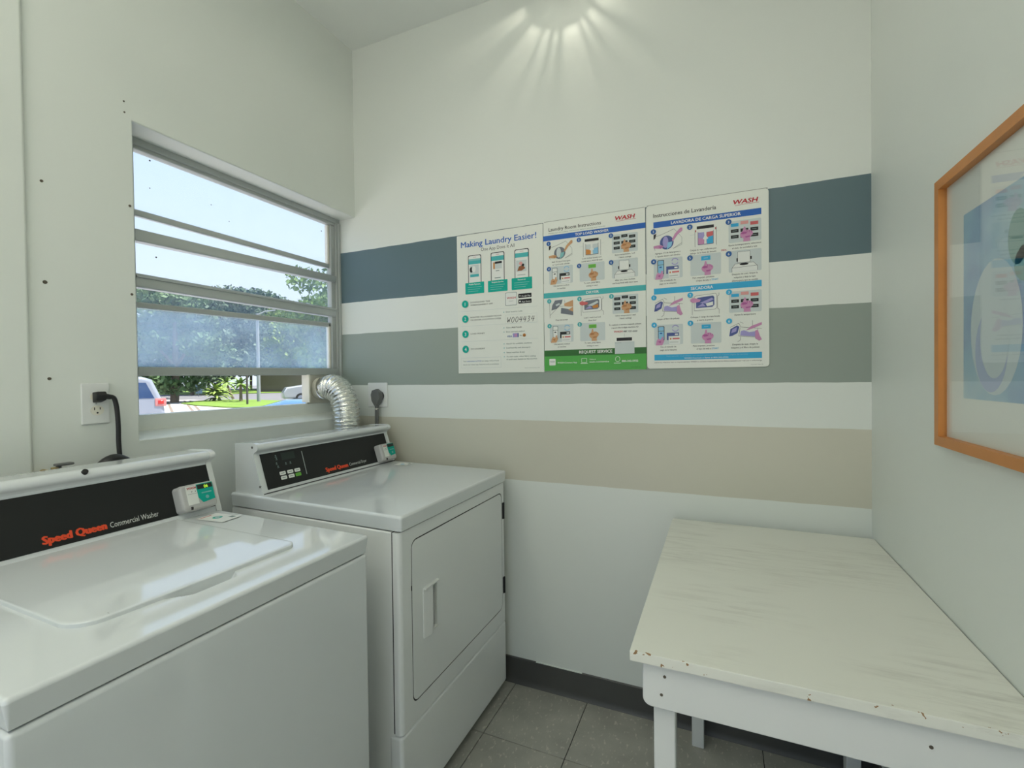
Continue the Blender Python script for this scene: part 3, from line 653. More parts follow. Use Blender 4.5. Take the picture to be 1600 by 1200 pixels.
MB().tube(smooth_path([(XL+.026, .795, 1.279), (XL+.027, .806, 1.272), (XL+.027, .812, 1.24), (XL+.028, .814, 1.19), (XL+.030, .813, 1.14), (XL+.034, .814, 1.07), (XL+.036, .812, .96)], 8), .0062, 12).build('cable', 'black_rubber', pc)
rs = thing('range_outlet', (-1.537, YB, 1.243), 'large white outlet plate on the striped wall behind the dryer', 'outlet')
MB().box(-1.596, -1.478, YB-.008, YB+.001, 1.183, 1.303, .004, 2).build('cover_plate', 'white_plastic', rs)
MB().cyl((-1.520, YB-.007, 1.238), (-1.520, YB-.012, 1.238), .024, n=24).build('receptacle', 'black_rubber', rs)
gc = thing('dryer_cord', (-1.52, YB-.03, 1.10), 'thick grey dryer cord plugged into the large outlet', 'power cord')
mb = MB(); mb.prism([(-1.542, 1.266), (-1.520, 1.272), (-1.500, 1.258), (-1.494, 1.232), (-1.506, 1.205), (-1.516, 1.192), (-1.530, 1.192), (-1.545, 1.215), (-1.550, 1.245)], 'Y', YB-.045, YB-.0125, .006, 2); mb.cyl((-1.523, YB-.030, 1.196), (-1.523, YB-.030, 1.176), .011, .008, 14); mb.build('plug', 'grey_rubber', gc)
mb = MB(); mb.cyl((-1.523, YB-.030, 1.180), (-1.523, YB-.030, 1.172), .0085, n=12); mb.build('ferrule', 'steel_plate', gc)
mb = MB()
for dx_ in (-.0045, .0045): mb.tube([(-1.523+dx_, YB-.030, 1.176), (-1.525+dx_, YB-.030, 1.10), (-1.53+dx_, YB-.035, .9), (-1.535+dx_, YB-.036, .60)], .0058, 10)
mb.build('cable', 'grey_rubber', gc)
# black drain hose looping up behind the washer, and the supply valve beside it
dh = thing('drain_hose', (-1.60, .783, .6), 'black drain hose looping up behind the washer console', 'hose')
MB().tube(smooth_path([(-1.60, .735, .60), (-1.60, .735, 1.0), (-1.60, .745, 1.068), (-1.60, .783, 1.097), (-1.60, .823, 1.068), (-1.60, .832, 1.0), (-1.60, .832, .60)], 8), .0165, 16).build('tubing', 'black_rubber', dh)
sv = thing('water_valve', (-1.64, .655, 1.04), 'small brass water valve with a grey lever behind the washer', 'valve')
mb = MB(); mb.cyl((-1.70, .652, 1.080), (-1.60, .652, 1.080), .009, n=12); mb.cyl((-1.605, .652, 1.04), (-1.605, .652, 1.098), .008, n=12); mb.build('body', 'brass', sv)
mb = MB(); mb.box(-1.616, -1.594, .652, .690, 1.100, 1.1065, .003, 2); mb.cyl((-1.605, .660, 1.088), (-1.605, .660, 1.104), .006, n=10); mb.build('lever', 'grey_rubber', sv)

# ================================================================== POSTERS
PW, PH, PT = .413, .617, .0045
def poster(x0, ztop, label, r):
    p = thing('instruction_poster', (x0+PW/2, YB, ztop-PH), label, 'poster', 'laundry posters on the striped wall')
    MB().prism(rrect(x0+.0008, x0+PW-.0008, ztop-PH, ztop, r, 5), 'Y', YB-PT, YB-.0003, .0006, 1).build('board', 'paper', p)
    MB().box(x0+.004, x0+PW-.004, YB-.003, YB-.0002, ztop-.002, ztop+.0022).build('top_edge', 'poster_edge', p)
    mk = lambda: Art((x0, YB-PT, ztop), (1, 0, 0), (0, 0, 1))
    return p, mk
U = lambda u: u*PW
V = lambda v: -v*PH
def frame_line(A, x0, y0, x1, y1, w, m, l=1): A.line([(x0, y0), (x1, y0), (x1, y1), (x0, y1), (x0, y0)], w, m, l)
def wash_logo(mk, p, u0, u1, vb, vt):
    A = mk(); A.text('WASH', U(u0), V(vb), (vb-vt)*PH*.86, 'i_red', 2, width=U(u1-u0)-.010, bold=.045, shear=.22)
    A.line([(U(u0+.02), V(vb+.008)), (U(u0+.5*(u1-u0)), V(vb+.005)), (U(u1-.01), V(vb+.006))], .0012, 'i_red', 2); A.build('brand_logo', p)
def badge(mk, p, u, v, t, m, r=.0098):
    A = mk(); A.circ(U(u), V(v), r, m, 9, 20); A.text(t, U(u), V(v)-r*.48, r*.95, 'i_white', 10, align='C', bold=.02); A.build('step_number', p)
def caption(mk, p, u, v, lines, dv=.0185, cap=.0060, extra=None, m='i_text'):
    A = mk()
    for i, s_ in enumerate(lines): A.text(s_, U(u), V(v+i*dv), cap, m, 2, align='C', bold=.012)
    if extra: A.text(extra[0], U(extra[1]), V(extra[2]), cap, extra[3], 2, align='L', bold=.02)
    A.build('caption', p)
def hand(A, L, cx, cy, s, c1, c2, l):
    """a fist from below with the forefinger pointing up"""
    q = [(-.20, .98), (-.10, 1.0), (-.05, .90), (-.02, .52), (.22, .56), (.46, .40), (.62, .14), (.58, -.14), (.40, -.40), (.34, -.58), (.38, -1.0), (-.26, -1.0), (-.24, -.60), (-.46, -.36), (-.56, -.06), (-.50, .22), (-.30, .44)]
    A.poly([L(cx+(x+.12)*s, cy-y*s) for x, y in q], c1, l)
    for q in ([(-.50, .10), (-.28, .34), (-.02, .30), (.10, .10), (-.06, .02), (-.30, -.02)], [(.02, .50), (.06, .20), (.11, .20), (.09, .52)], [(.26, .52), (.26, .18), (.31, .18), (.33, .48)], [(.46, .36), (.42, .10), (.47, .08), (.53, .28)], [(-.10, -.34), (.36, -.26), (.34, -.44), (-.04, -.52)]):
        A.poly([L(cx+(x+.12)*s, cy-y*s) for x, y in q], c2, l+1)
def pic(mk, p, box, kind, es=False):
    u0, v0, u1, v1 = box; A = mk()
    L = lambda a, b_: (U(u0+(u1-u0)*a), V(v0+(v1-v0)*b_))
    sk, sk2 = ('i_pink', 'i_pink2') if es else ('i_skin', 'i_skin2')
    dm = 'i_drum2' if es else 'i_drum'; hl = 'i_lilac' if es else 'i_pale'
    R = lambda a, b_, c, d, m, l: A.poly([L(a, b_), L(c, b_), L(c, d), L(a, d)], m, l)
    O = lambda pts, m='i_black', w=.0009, l=4: A.line([L(*q) for q in pts], w, m, l)
    def E(a, b_, ra, rb, m, l, n=20): A.poly([L(a+ra*math.cos(2*math.pi*i/n), b_+rb*math.sin(2*math.pi*i/n)) for i in range(n)], m, l)
    if kind in ('pay', 'start', 'open', 'buttons'):
        A.rr(*L(0, 1), *L(1, 0), .004, 'i_pale', 1)
    if kind == 'detergent':
        O([(.0, .30), (.30, .20), (.72, .0)]); O([(.05, .95), (.0, .75), (.25, .80)]); O([(.72, .0), (.98, .45), (.98, .8), (.68, .95)], 'i_grey'); O([(.68, .95), (.98, .72)])
        A.poly([L(0, .18), L(.10, .14), L(.06, .36), L(0, .42)], 'i_black', 3)
        E(.46, .62, .24, .34, dm, 3); E(.42, .60, .10, .28, hl, 4); A.poly([L(.46, .96), L(.62, .82), L(.66, .60), L(.50, .62)], 'i_tealpale' if not es else 'i_lblue', 5)
        A.poly([L(.64, .52), L(.74, .25), L(.94, -.02), L(1.0, 0), L(1.0, .14), L(.84, .30), L(.72, .52), L(.66, .60)], sk, 6); A.poly([L(.0, .74), L(.24, .70), L(.36, .80), L(.26, .90), L(.0, .84)], sk, 6); A.poly([L(.16, .78), L(.34, .80), L(.24, .86)], sk2, 7)
    elif kind == 'load':
        R(.22, .03, .78, .17, 'i_black', 3); O([(.16, .2), (.16, 1.0)]); O([(.86, .14), (.86, 1.0)]); O([(0, .42), (.16, .40)], 'i_pale'); O([(.86, .36), (1, .34)], 'i_pale')
        R(.18, .22, .84, .98, 'i_white', 2); R(.26, .34, .76, .92, 'i_lilac' if es else 'i_pale', 3); O([(.26, .30), (.26, .92), (.76, .92), (.76, .30)], 'i_black', .0012, 7)
        A.poly([L(.27, .60), L(.46, .66), L(.48, .90), L(.27, .90)], 'i_pink' if es else 'i_orange', 4); A.poly([L(.54, .62), L(.75, .54), L(.75, .90), L(.56, .90)], 'i_cyan' if es else 'i_lblue', 4); A.poly([L(.54, .36), L(.75, .34), L(.75, .54), L(.54, .60)], 'i_coral' if es else 'i_pale', 5)
        A.poly([L(.46, .34), L(.54, .34), L(.53, .52), L(.60, .66), L(.53, .70), L(.54, .90), L(.46, .90), L(.47, .70), L(.42, .66), L(.47, .52)], 'i_white', 6)
        if es: R(.17, .20, .20, .30, 'i_red', 7); R(.82, .18, .85, .28, 'i_red', 7)
    elif kind == 'buttons':
        for i in range(3):
            for j in range(3):
                m = 'i_black'
                if es and j == 0: m = ('i_cyan', 'i_salmon', 'i_coral')[i]
                a, b_ = .07+i*.30, .12+j*.27-(.07 if (i == 1 and j == 0) else 0)
                R(a, b_, a+.24, b_+.15, m, 3); R(a+.05, b_+.06, a+.19, b_+.09, 'i_grey' if m == 'i_black' else m, 4)
        hand(A, L, .50, .66, .34, sk, sk2, 5)
    elif kind == 'pay':
        A.rr(*L(.13, .78), *L(.36, .08), .003, 'i_black' if es else 'i_grey', 3); A.rr(*L(.15, .75), *L(.34, .11), .0025, 'i_lblue' if es else 'i_white', 4); R(.15, .30, .34, .33, 'i_grey', 5); R(.20, .40, .28, .46, 'i_navy' if es else 'i_black', 5)
        A.poly([L(.05, 1.02), L(.08, .80), L(.14, .68), L(.24, .74), L(.27, .60), L(.32, .62), L(.32, .76), L(.36, .80), L(.28, 1.02)], sk, 6); A.poly([L(.12, .84), L(.24, .80), L(.22, .92)], sk2, 7)
        R(.44, .42, .86, .58, 'i_drum2' if es else 'i_black', 3); R(.44, .58, .50, .78, 'i_drum2' if es else 'i_black', 3); R(.72, .47, .83, .54, 'i_white', 4); R(.52, .60, .90, .98, 'i_white', 4); R(.64, .68, .88, .75, 'i_coral', 5); R(.55, .68, .60, .76, 'i_orange', 5); R(.54, .88, .84, .90, 'i_grey', 5)
        for a0 in (20, 200): A.line([L(.74+.11*math.cos(math.radians(a0+t)), .21+.15*math.sin(math.radians(a0+t))) for t in range(0, 141, 20)], .0032, 'i_lilac' if es else 'i_lblue', 4)
    elif kind == 'start':
        R(.36, .10, .66, .30, 'i_cyan' if es else 'i_lime', 3); R(.44, .18, .58, .22, 'i_lblue' if es else 'i_green', 4); hand(A, L, .51, .68, .33, sk, sk2, 5)
    elif kind == 'open':
        A.rr(*L(.28, .58), *L(.66, .08), .002, 'i_white', 4); frame_line(A, *L(.28, .58), *L(.66, .08), .0008, 'i_black', 5)
        R(.24, .36, .29, .52, 'i_black', 3); R(.65, .32, .71, .46, 'i_black', 3); A.poly([L(.10, 1.0), L(.10, .80), L(.20, .62), L(.76, .60), L(.88, .78), L(.88, .98)], 'i_white', 2)
        O([(.10, 1.0), (.10, .80), (.20, .62), (.76, .60), (.88, .78), (.88, .98)]); O([(.10, .80), (.88, .76)]); E(.47, .66, .14, .05, 'i_black', 5, 12)
    elif kind == 'lint':
        if es:
            A.poly([L(.0, .72), L(.04, .38), L(.24, .22), L(.32, .28), L(.26, .58), L(.10, .70)], dm, 3); A.poly([L(.06, .58), L(.10, .40), L(.24, .30), L(.22, .50)], 'i_lilac', 4)
            O([(.03, .30), (.30, .12), (.36, .3), (1, .42)]); O([(.34, .06), (.44, .14)]); O([(.72, .02), (.72, .3)]); O([(.34, .32), (.30, .72), (.86, .80), (.88, .40)])
            A.poly([L(.36, .50), L(.46, .46), L(.62, .56), L(.86, .52), L(.84, .78), L(.34, .70)], 'i_lilac', 3); A.poly([L(.52, .48), L(.68, .28), L(1.0, .12), L(1.0, .24), L(.72, .40)], sk, 5); A.poly([L(.80, .50), L(.88, .46), L(.94, .74), L(1.0, .92), L(.92, .98), L(.80, .86)], sk, 6); O([(.36, .75), (.34, .92), (.26, 1.0)])
        else:
            A.poly([L(.08, .58), L(.12, .28), L(.24, .02), L(.56, .0), L(.52, .22), L(.30, .50)], dm, 3); A.poly([L(.26, .26), L(.42, .18), L(.46, .26), L(.30, .36)], hl, 4); O([(0, .1), (.02, 1.0)]); O([(.02, .86), (.40, .38), (.72, .36)]); O([(.64, .02), (.66, .2)])
            A.poly([L(.50, .46), L(1.0, .62), L(1.0, .92), L(.48, .78)], 'i_drum', 3); A.poly([L(.62, .24), L(1.0, .06), L(1.0, .44), L(.80, .42), L(.64, .38)], sk, 5); A.poly([L(.80, .60), L(1.0, .44), L(1.0, .72)], sk, 6)
    elif kind == 'dryload':
        O([(.05, .05), (.05, 1.0)]); O([(.93, 0), (.93, .12), (.88, .16), (.88, .74), (.94, .80), (.94, 1.0)]); A.poly([L(.12, .80), L(.12, .14), L(.18, .08), L(.82, .02), L(.86, .10), L(.86, .70), L(.80, .78)], 'i_white', 2); O([(.12, .80), (.12, .14), (.18, .08), (.82, .02), (.86, .10), (.86, .70), (.80, .78), (.12, .80)])
        A.poly([L(.18, .68), L(.18, .24), L(.24, .18), L(.74, .12), L(.78, .2), L(.78, .56), L(.72, .66)], dm, 3); A.poly([L(.30, .44), L(.70, .22), L(.76, .30), L(.50, .48)], 'i_lilac' if es else 'i_pale', 4); A.poly([L(.22, .62), L(.40, .46), L(.50, .62)], 'i_lilac', 5); A.poly([L(.50, .48), L(.74, .40), L(.74, .58), L(.54, .62)], 'i_white' if es else 'i_orange', 5)
        A.poly([L(-.02, .24), L(.10, .18), L(.34, .28), L(.30, .38), L(.10, .42), L(0, .36)], 'i_coral' if not es else sk, 6)
    A.build('picture', p)
def band(mk, p, v0, v1, u0, u1, m, t, tu0, tu1, tv):
    A = mk(); A.rect(U(u0), V(v1), U(u1), V(v0), m, 1); bd = A.build('header_band', p)
    A = mk(); A.text(t, U(tu0), V(tv), (v1-v0)*PH*.50, 'i_white', 3, width=U(tu1-tu0), bold=.03); A.build('band_lettering', bd)

# --- poster one: the app
p1, mk = poster(-1.080, 1.958, 'white poster headed Making Laundry Easier with three phones', .002)
A = mk(); A.text('Making Laundry Easier!', U(.055), V(.089), .0265, 'i_blue', 2, width=U(.872), bold=.02); A.build('heading', p1)
A = mk(); A.text('One App Does It All', U(.298), V(.130), .0155, 'i_text', 2, width=U(.388)); A.build('subheading', p1)
for k, (ux, nm) in enumerate(((.139, 'Mobile Payment'), (.411, 'Request Service'), (.685, 'Resources'))):
    A = mk(); A.rr(U(ux), V(.36), U(ux+.160), V(.151), .007, 'i_black', 1); A.rr(U(ux+.008), V(.358), U(ux+.152), V(.156), .006, 'i_white', 2)
    A.text('WASH', U(ux+.08), V(.170), .0042, 'i_red', 3, align='C')
    if k == 0:
        A.rect(U(ux+.008), V(.216), U(ux+.152), V(.192), 'i_aqua', 3); A.rect(U(ux+.008), V(.192), U(ux+.152), V(.178), 'i_tealpale', 3); A.rect(U(ux+.025), V(.285), U(ux+.130), V(.222), 'i_pale', 3); A.circ(U(ux+.040), V(.255), .0085, 'i_black', 4, 14, .0125); A.circ(U(ux+.070), V(.252), .0095, 'i_white', 5, 14, .014); A.rect(U(ux+.025), V(.308), U(ux+.130), V(.288), 'i_aqua', 4)
    elif k == 1:
        A.rect(U(ux+.008), V(.210), U(ux+.152), V(.178), 'i_aqua', 3); A.rect(U(ux+.030), V(.268), U(ux+.130), V(.217), 'i_pale', 3); A.rect(U(ux+.050), V(.232), U(ux+.130), V(.217), 'i_black', 4); A.rect(U(ux+.030), V(.268), U(ux+.048), V(.222), 'i_orange', 4); A.rect(U(ux+.06), V(.284), U(ux+.10), V(.279), 'i_grey', 4); A.rect(U(ux+.045), V(.334), U(ux+.115), V(.328), 'i_grey', 4)
    else:
        A.rect(U(ux+.008), V(.208), U(ux+.152), V(.178), 'i_aqua', 3); A.rect(U(ux+.020), V(.305), U(ux+.135), V(.228), 'i_pale', 3); A.poly([(U(ux+.03), V(.30)), (U(ux+.05), V(.27)), (U(ux+.09), V(.26)), (U(ux+.12), V(.285)), (U(ux+.08), V(.30))], 'i_brown', 4); A.circ(U(ux+.095), V(.262), .006, 'i_black', 5, 12); A.circ(U(ux+.07), V(.25), .008, 'i_salmon', 4, 12); A.rect(U(ux+.03), V(.330), U(ux+.12), V(.327), 'i_grey', 4)
    A.build('phone_picture', p1)
    A = mk(); bx = (.103, .376, .650)[k]; A.rr(U(bx), V(.428), U(bx+.228), V(.347), .003, 'i_teal', 4); A.text(nm, U(bx+.114), V(.365), .0068, 'i_white', 5, align='C', bold=.02)
    for q in range(3): A.rect(U(bx+.03), V(.382+q*.015), U(bx+.198-q*.02), V(.379+q*.015), 'i_tealpale', 5)
    A.build('caption_box', p1)
for k, (v, ln) in enumerate(((.498, ('DOWNLOAD THE', 'WASH-CONNECT APP')), (.606, ('REGISTER IN LAUNDRY ROOM', 'OR ENTER LOCATION CODE')), (.716, ('LOAD MONEY',)), (.825, ('DO LAUNDRY',)))):
    badge(mk, p1, .098, v, str(k+1), 'i_teal', .0165)
    A = mk()
    for i, s_ in enumerate(ln): A.text(s_, U(.161), V(v-.004+i*.0195 + (.008 if len(ln) == 1 else 0)), .0062, 'i_text', 2, bold=.01, width=U((.235, .268, .365, .362, .170, .170)[min(k*2+i, 5) if k < 2 else 4]))
    A.build('step_text', p1)
for v in (.550, .658, .769): A = mk(); A.line([(U(.040), V(v)), (U(.935), V(v))], .0010, 'i_pale', 1); A.build('rule', p1)
A = mk(); A.rr(U(.573), V(.533), U(.709), V(.442), .006, 'i_grey', 1); A.rr(U(.578), V(.530), U(.704), V(.445), .005, 'i_white', 2); A.text('WASH', U(.641), V(.487), .0085, 'i_red', 3, width=U(.100), align='C', bold=.03, shear=.2); A.text('CONNECT', U(.641), V(.505), .0034, 'i_grey', 3, align='C'); A.build('app_icon', p1)
for v, t in ((.457, 'Google Play'), (.496, 'App Store')): A = mk(); A.rr(U(.723), V(v+.029), U(.869), V(v), .002, 'i_black', 1); A.text(t, U(.758), V(v+.022), .0068, 'i_white', 2, width=U(.100)); A.circ(U(.741), V(v+.015), .0036, 'i_white', 2, 3 if v < .48 else 10); A.build('store_badge', p1)
A = mk(); frame_line(A, U(.575), V(.659), U(.926), V(.597), .0008, 'i_pale', 1)
hw = {'W': [[(0, 1), (.12, .05), (.45, .6), (.6, .05), (.9, 1)]], '0': [[(.5+.38*math.sin(t*.524), .5+.5*math.cos(t*.524)) for t in range(13)]], '4': [[(.35, 1), (.05, .42), (.95, .48)], [(.75, 1), (.6, -.02)]], '3': [[(.1, .92), (.6, 1), (.75, .78), (.35, .55), (.75, .40), (.6, .05), (.1, .02)]]}
cx_ = .592
for ch in 'W004434':
    for st in hw[ch]: A.line([(U(cx_)+x*U(.036)+y*.004, V(.651)+y*.0225) for x, y in st], .0021, 'i_black', 2)
    cx_ += .0445
A.build('handwritten_code', p1)
for v, s_, wd in ((.580, 'Enter location code:', .185), (.690, 'Select', .052), (.719, 'Enter payment method', .205), (.802, 'Search for available machines', .285), (.831, 'Load laundry and detergent', .268), (.863, 'Select machine & pay', .205), (.892, 'To start cycle, select fabric setting', .325)):
    A = mk(); A.circ(U(.556), V(v-.004), .0022, 'i_aqua', 2, 8); A.text(s_, U(.582), V(v), .0060, 'i_grey', 2, width=U(wd), bold=.01)
    if v == .690: A.text('Add Funds', U(.642), V(.690), .0060, 'i_black', 2, width=U(.115), bold=.02)
    if v == .892: A.text('or push start button on the machine', U(.582), V(.911), .0060, 'i_grey', 2, width=U(.34), bold=.01)
    A.build('bullet_line', p1)
A = mk(); A.text('VISA', U(.590), V(.752), .0075, 'i_navy', 2, width=U(.055), bold=.03, shear=.2); A.rect(U(.655), V(.755), U(.720), V(.727), 'i_lilac', 1); A.circ(U(.69), V(.741), .0065, 'i_pink', 2, 12); A.rect(U(.710), V(.755), U(.722), V(.727), 'i_drum2', 3); A.text('Disc', U(.735), V(.748), .0055, 'i_black', 2); A.circ(U(.785), V(.743), .007, 'i_orange', 2, 14); A.rect(U(.770), V(.752), U(.800), V(.747), 'i_orange', 2); A.build('card_logos', p1)
A = mk(); frame_line(A, U(.040), V(.961), U(.518), V(.888), .0010, 'i_pale', 1)
A.text('Text', U(.062), V(.917), .0060, 'i_grey', 2, width=U(.040)); A.text('washconnect to 77333', U(.108), V(.917), .0060, 'i_blue', 2, width=U(.175)); A.text('to stay informed', U(.290), V(.917), .0060, 'i_grey', 2, width=U(.20)); A.text('about our latest app features and promotions', U(.062), V(.941), .0060, 'i_grey', 2, width=U(.43)); A.build('note_box', p1)
A = mk(); A.text('Form 0616 Rev 09', U(.787), V(.971), .0030, 'i_grey', 2, width=U(.16)); A.build('small_print', p1)

# --- posters two and three: step pictures
EN1 = (('detergent', ('Add 1/2 cup of detergent', 'or 1 pod inside cylinder')), ('load', ('Load clothes loosely and', 'evenly below MAX fill level')), ('buttons', ('Select temperature / soil', '/ fabric settings')), ('pay', ('Use payment method', 'on machine')), ('start', ('To start, press fabric', 'setting or start')), ('open', ('After use, clean machine', 'and keep fresh with door open')))
p2, mk = poster(-.6665, 1.961, 'white and green English poster headed Laundry Room Instructions', .002)
A = mk(); A.text('Laundry Room Instructions', U(.060), V(.065), .0150, 'i_black', 2, width=U(.527), bold=.008); A.build('heading', p2)
A = mk(); A.text('Please read all machine instructions before starting your laundry', U(.060), V(.082), .0042, 'i_grey', 2, width=U(.57)); A.build('subheading', p2)
wash_logo(mk, p2, .716, .922, .054, .024)
band(mk, p2, .092, .126, .0, 1.0, 'i_blue', 'TOP LOAD WASHER', .332, .660, .1165)
CU, PU = (.059, .370, .682), ((.060, .305), (.373, .618), (.690, .930))
for k, (kd, cp) in enumerate(EN1):
    i, j = k % 3, k//3; v0 = (.143, .302)[j]
    pic(mk, p2, (PU[i][0], v0+(.0 if not (kd == 'load') else .002), PU[i][1], v0+.117), kd); badge(mk, p2, CU[i], (.147, .316)[j], str(k+1), 'i_navy', .0092)
    caption(mk, p2, (.185, .495, .810)[i], v0+(.133 if j == 0 else .134), cp)
band(mk, p2, .475, .510, .0, 1.0, 'i_aqua', 'DRYER', .438, .562, .5005)
EN2 = (('lint', ('Clean lint screen',)), ('dryload', ('Load 1 wash load and', 'close door')), ('buttons', ('Select temperature / and', '/ fabric settings')), ('pay', ('Use payment method', 'on machine')), ('start', ('To start, press fabric', 'setting or start')))
for k, (kd, cp) in enumerate(EN2):
    i, j = k % 3, k//3; v0 = (.526, .690)[j]
    pic(mk, p2, (PU[i][0], v0, PU[i][1], v0+.117), kd); badge(mk, p2, CU[i], (.531, .697)[j], str(k+1), 'i_aqua', .0092); caption(mk, p2, (.185, .495, .810)[i], v0+(.134 if k != 0 else .138), cp)
A = mk(); A.text('To submit a service request, please', U(.655), V(.717), .0060, 'i_black', 2, width=U(.30), bold=.01); A.text('report the 6-digit machine ID', U(.680), V(.736), .0060, 'i_black', 2, width=U(.25), bold=.01)
A.text('WASH', U(.700), V(.762), .0075, 'i_red', 2, width=U(.08), bold=.03, shear=.2); A.text('ABC 123', U(.790), V(.762), .0070, 'i_black', 2, width=U(.075), bold=.02); A.text('####', U(.875), V(.762), .0065, 'i_black', 2, width=U(.045)); A.line([(U(.80), V(.77)), (U(.80), V(.792))], .0006, 'i_grey', 2); A.build('service_note', p2)
A = mk(); A.rect(U(0), V(.900), U(1), V(.860), 'i_dkgreen', 1); bd = A.build('header_band', p2)
A = mk(); A.text('REQUEST SERVICE', U(.362), V(.887), .0120, 'i_white', 3, width=U(.322), bold=.03); A.build('band_lettering', bd)
A = mk(); A.rect(U(0), V(1.0)+.001, U(1), V(.900), 'i_green', 1); ft = A.build('footer_band', p2)
A = mk(); A.rr(U(.052), V(.961), U(.118), V(.918), .003, 'i_white', 2); A.text('WASH', U(.085), V(.941), .0055, 'i_grey', 3, width=U(.05), align='C', bold=.02)
A.text('Use the', U(.138), V(.931), .0055, 'i_lime', 2); A.text('WASH-Connect App', U(.138), V(.949), .0065, 'i_white', 2, width=U(.20), bold=.02)
frame_line(A, U(.385), V(.946), U(.435), V(.920), .0014, 'i_white', 2); A.line([(U(.375), V(.952)), (U(.445), V(.952))], .002, 'i_white', 2); A.text('Online at', U(.462), V(.931), .0055, 'i_white', 2); A.text('wash.com/service', U(.462), V(.948), .0065, 'i_white', 2, width=U(.19), bold=.02)
A.line([(U(.735)+.009*math.cos(t*.4), V(.930)+.010*math.sin(t*.4)) for t in range(17)], .0016, 'i_white', 2); A.line([(U(.70), V(.955)), (U(.765), V(.955))], .002, 'i_white', 2); A.text('Call us at', U(.775), V(.931), .0060, 'i_lime', 2); A.text('800-342-5932', U(.775), V(.949), .0080, 'i_white', 2, width=U(.15), bold=.03)
for u in (.352, .672): A.line([(U(u), V(.955)), (U(u), V(.918))], .0007, 'i_lime', 2)
A.text('Form 0612 Rev', U(.86), V(.985), .0035, 'i_dkgreen', 2, width=U(.09)); A.build('contact_lettering', ft)
A = mk(); A.rect(U(.710), V(.897), U(.892), V(.822), 'i_pale', 5); A.poly([(U(.710), V(.822)), (U(.892), V(.822)), (U(.875), V(.800)), (U(.725), V(.800))], 'i_white', 5); A.rect(U(.727), V(.816), U(.870), V(.796), 'i_black', 6); A.line([(U(.712), V(.828)), (U(.77), V(.828))], .0008, 'i_grey', 6); A.build('machine_picture', p2)

p3, mk = poster(-.252, 1.964, 'white Spanish poster headed Instrucciones de Lavandería', .012)
A = mk(); A.text('Instrucciones de Lavandería', U(.067), V(.077), .0150, 'i_black', 2, width=U(.527), bold=.010); A.build('heading', p3)
wash_logo(mk, p3, .723, .935, .066, .036)
band(mk, p3, .105, .141, .067, .943, 'i_blue', 'LAVADORA DE CARGA SUPERIOR', .221, .786, .1305)
ES1 = (('detergent', ('Agregue 1/2 de detergente o', '1 cápsula dentro del cilindro')), ('load', ('Cargue la ropa uniforme por', 'debajo de la línea de llenado')), ('buttons', ('Ajuste la temperatura, seleccione', 'el ciclo de suciedad y tela')), ('pay', ('Use el método de', 'pago en la máquina')), ('start', ('Para empezar, presione', 'el tipo de tela o')), ('open', ('Después de usar, limpie la', 'máquina y deje la tapa', 'abierta para que se ventile')))
CU, PU = (.067, .379, .692), ((.068, .316), (.382, .630), (.692, .942))
for k, (kd, cp) in enumerate(ES1):
    i, j = k % 3, k//3; v0 = (.160, .330)[j]
    pic(mk, p3, (PU[i][0], v0, PU[i][1], v0+.124), kd, True); badge(mk, p3, CU[i], (.163, .346)[j], str(k+1), 'i_navy', .0098)
    ex = ('MÁX.', .635, v0+.1645, 'i_red') if k == 1 else (('START', .555, v0+.1585, 'i_cyan') if k == 4 else None)
    caption(mk, p3, (.190, .500, .815)[i]-(.012 if ex else 0), v0+(.146 if k == 1 else .142 if j == 0 else .140), cp, extra=ex)
band(mk, p3, .510, .546, .067, .943, 'i_cyan', 'SECADORA', .385, .565, .5355)
ES2 = (('lint', ('Limpie el filtro de pelusas',)), ('dryload', ('Coloque 1 carga de ropa lavada', 'y cierre la puerta')), ('buttons', ('Ajuste la temperatura',)), ('pay', ('Use el método de', 'pago en la máquina')), ('start', ('Para empezar, presione', 'el tipo de tela o')), ('lint', ('Después de usar, limpie la', 'máquina y el filtro de pelusas')))
for k, (kd, cp) in enumerate(ES2):
    i, j = k % 3, k//3; v0 = (.563, .733)[j]
    pic(mk, p3, (PU[i][0], v0, PU[i][1], v0+.122), kd, True); badge(mk, p3, CU[i], (.566, .733)[j], str(k+1), 'i_cyan', .0098)
    caption(mk, p3, (.190, .500, .815)[i]-(.012 if k == 4 else 0), v0+.140, cp, extra=('START', .555, v0+.1585, 'i_cyan') if k == 4 else None)
A = mk(); A.rect(U(.067), V(.950), U(.943), V(.915), 'i_cyan', 1); bd = A.build('footer_band', p3)
A = mk(); A.text('Para reportar un problema, use nuestra aplicación o visite nuestra página de servicio', U(.505), V(.929), .0048, 'i_lblue', 3, width=U(.66), align='C'); A.text('WASH-Connect o llame al 800-342-5932', U(.505), V(.944), .0052, 'i_white', 3, width=U(.36), align='C', bold=.015); A.build('band_lettering', bd)
A = mk(); A.text('Utilice las máquinas bajo su responsabilidad. WASH no se hace responsable de los daños causados por mal uso o sobrecarga', U(.067), V(.966), .0046, 'i_black', 2, width=U(.875)); A.text('Form 0613 Rev 09', U(.86), V(.988), .0030, 'i_grey', 2, width=U(.09)); A.build('small_print', p3)

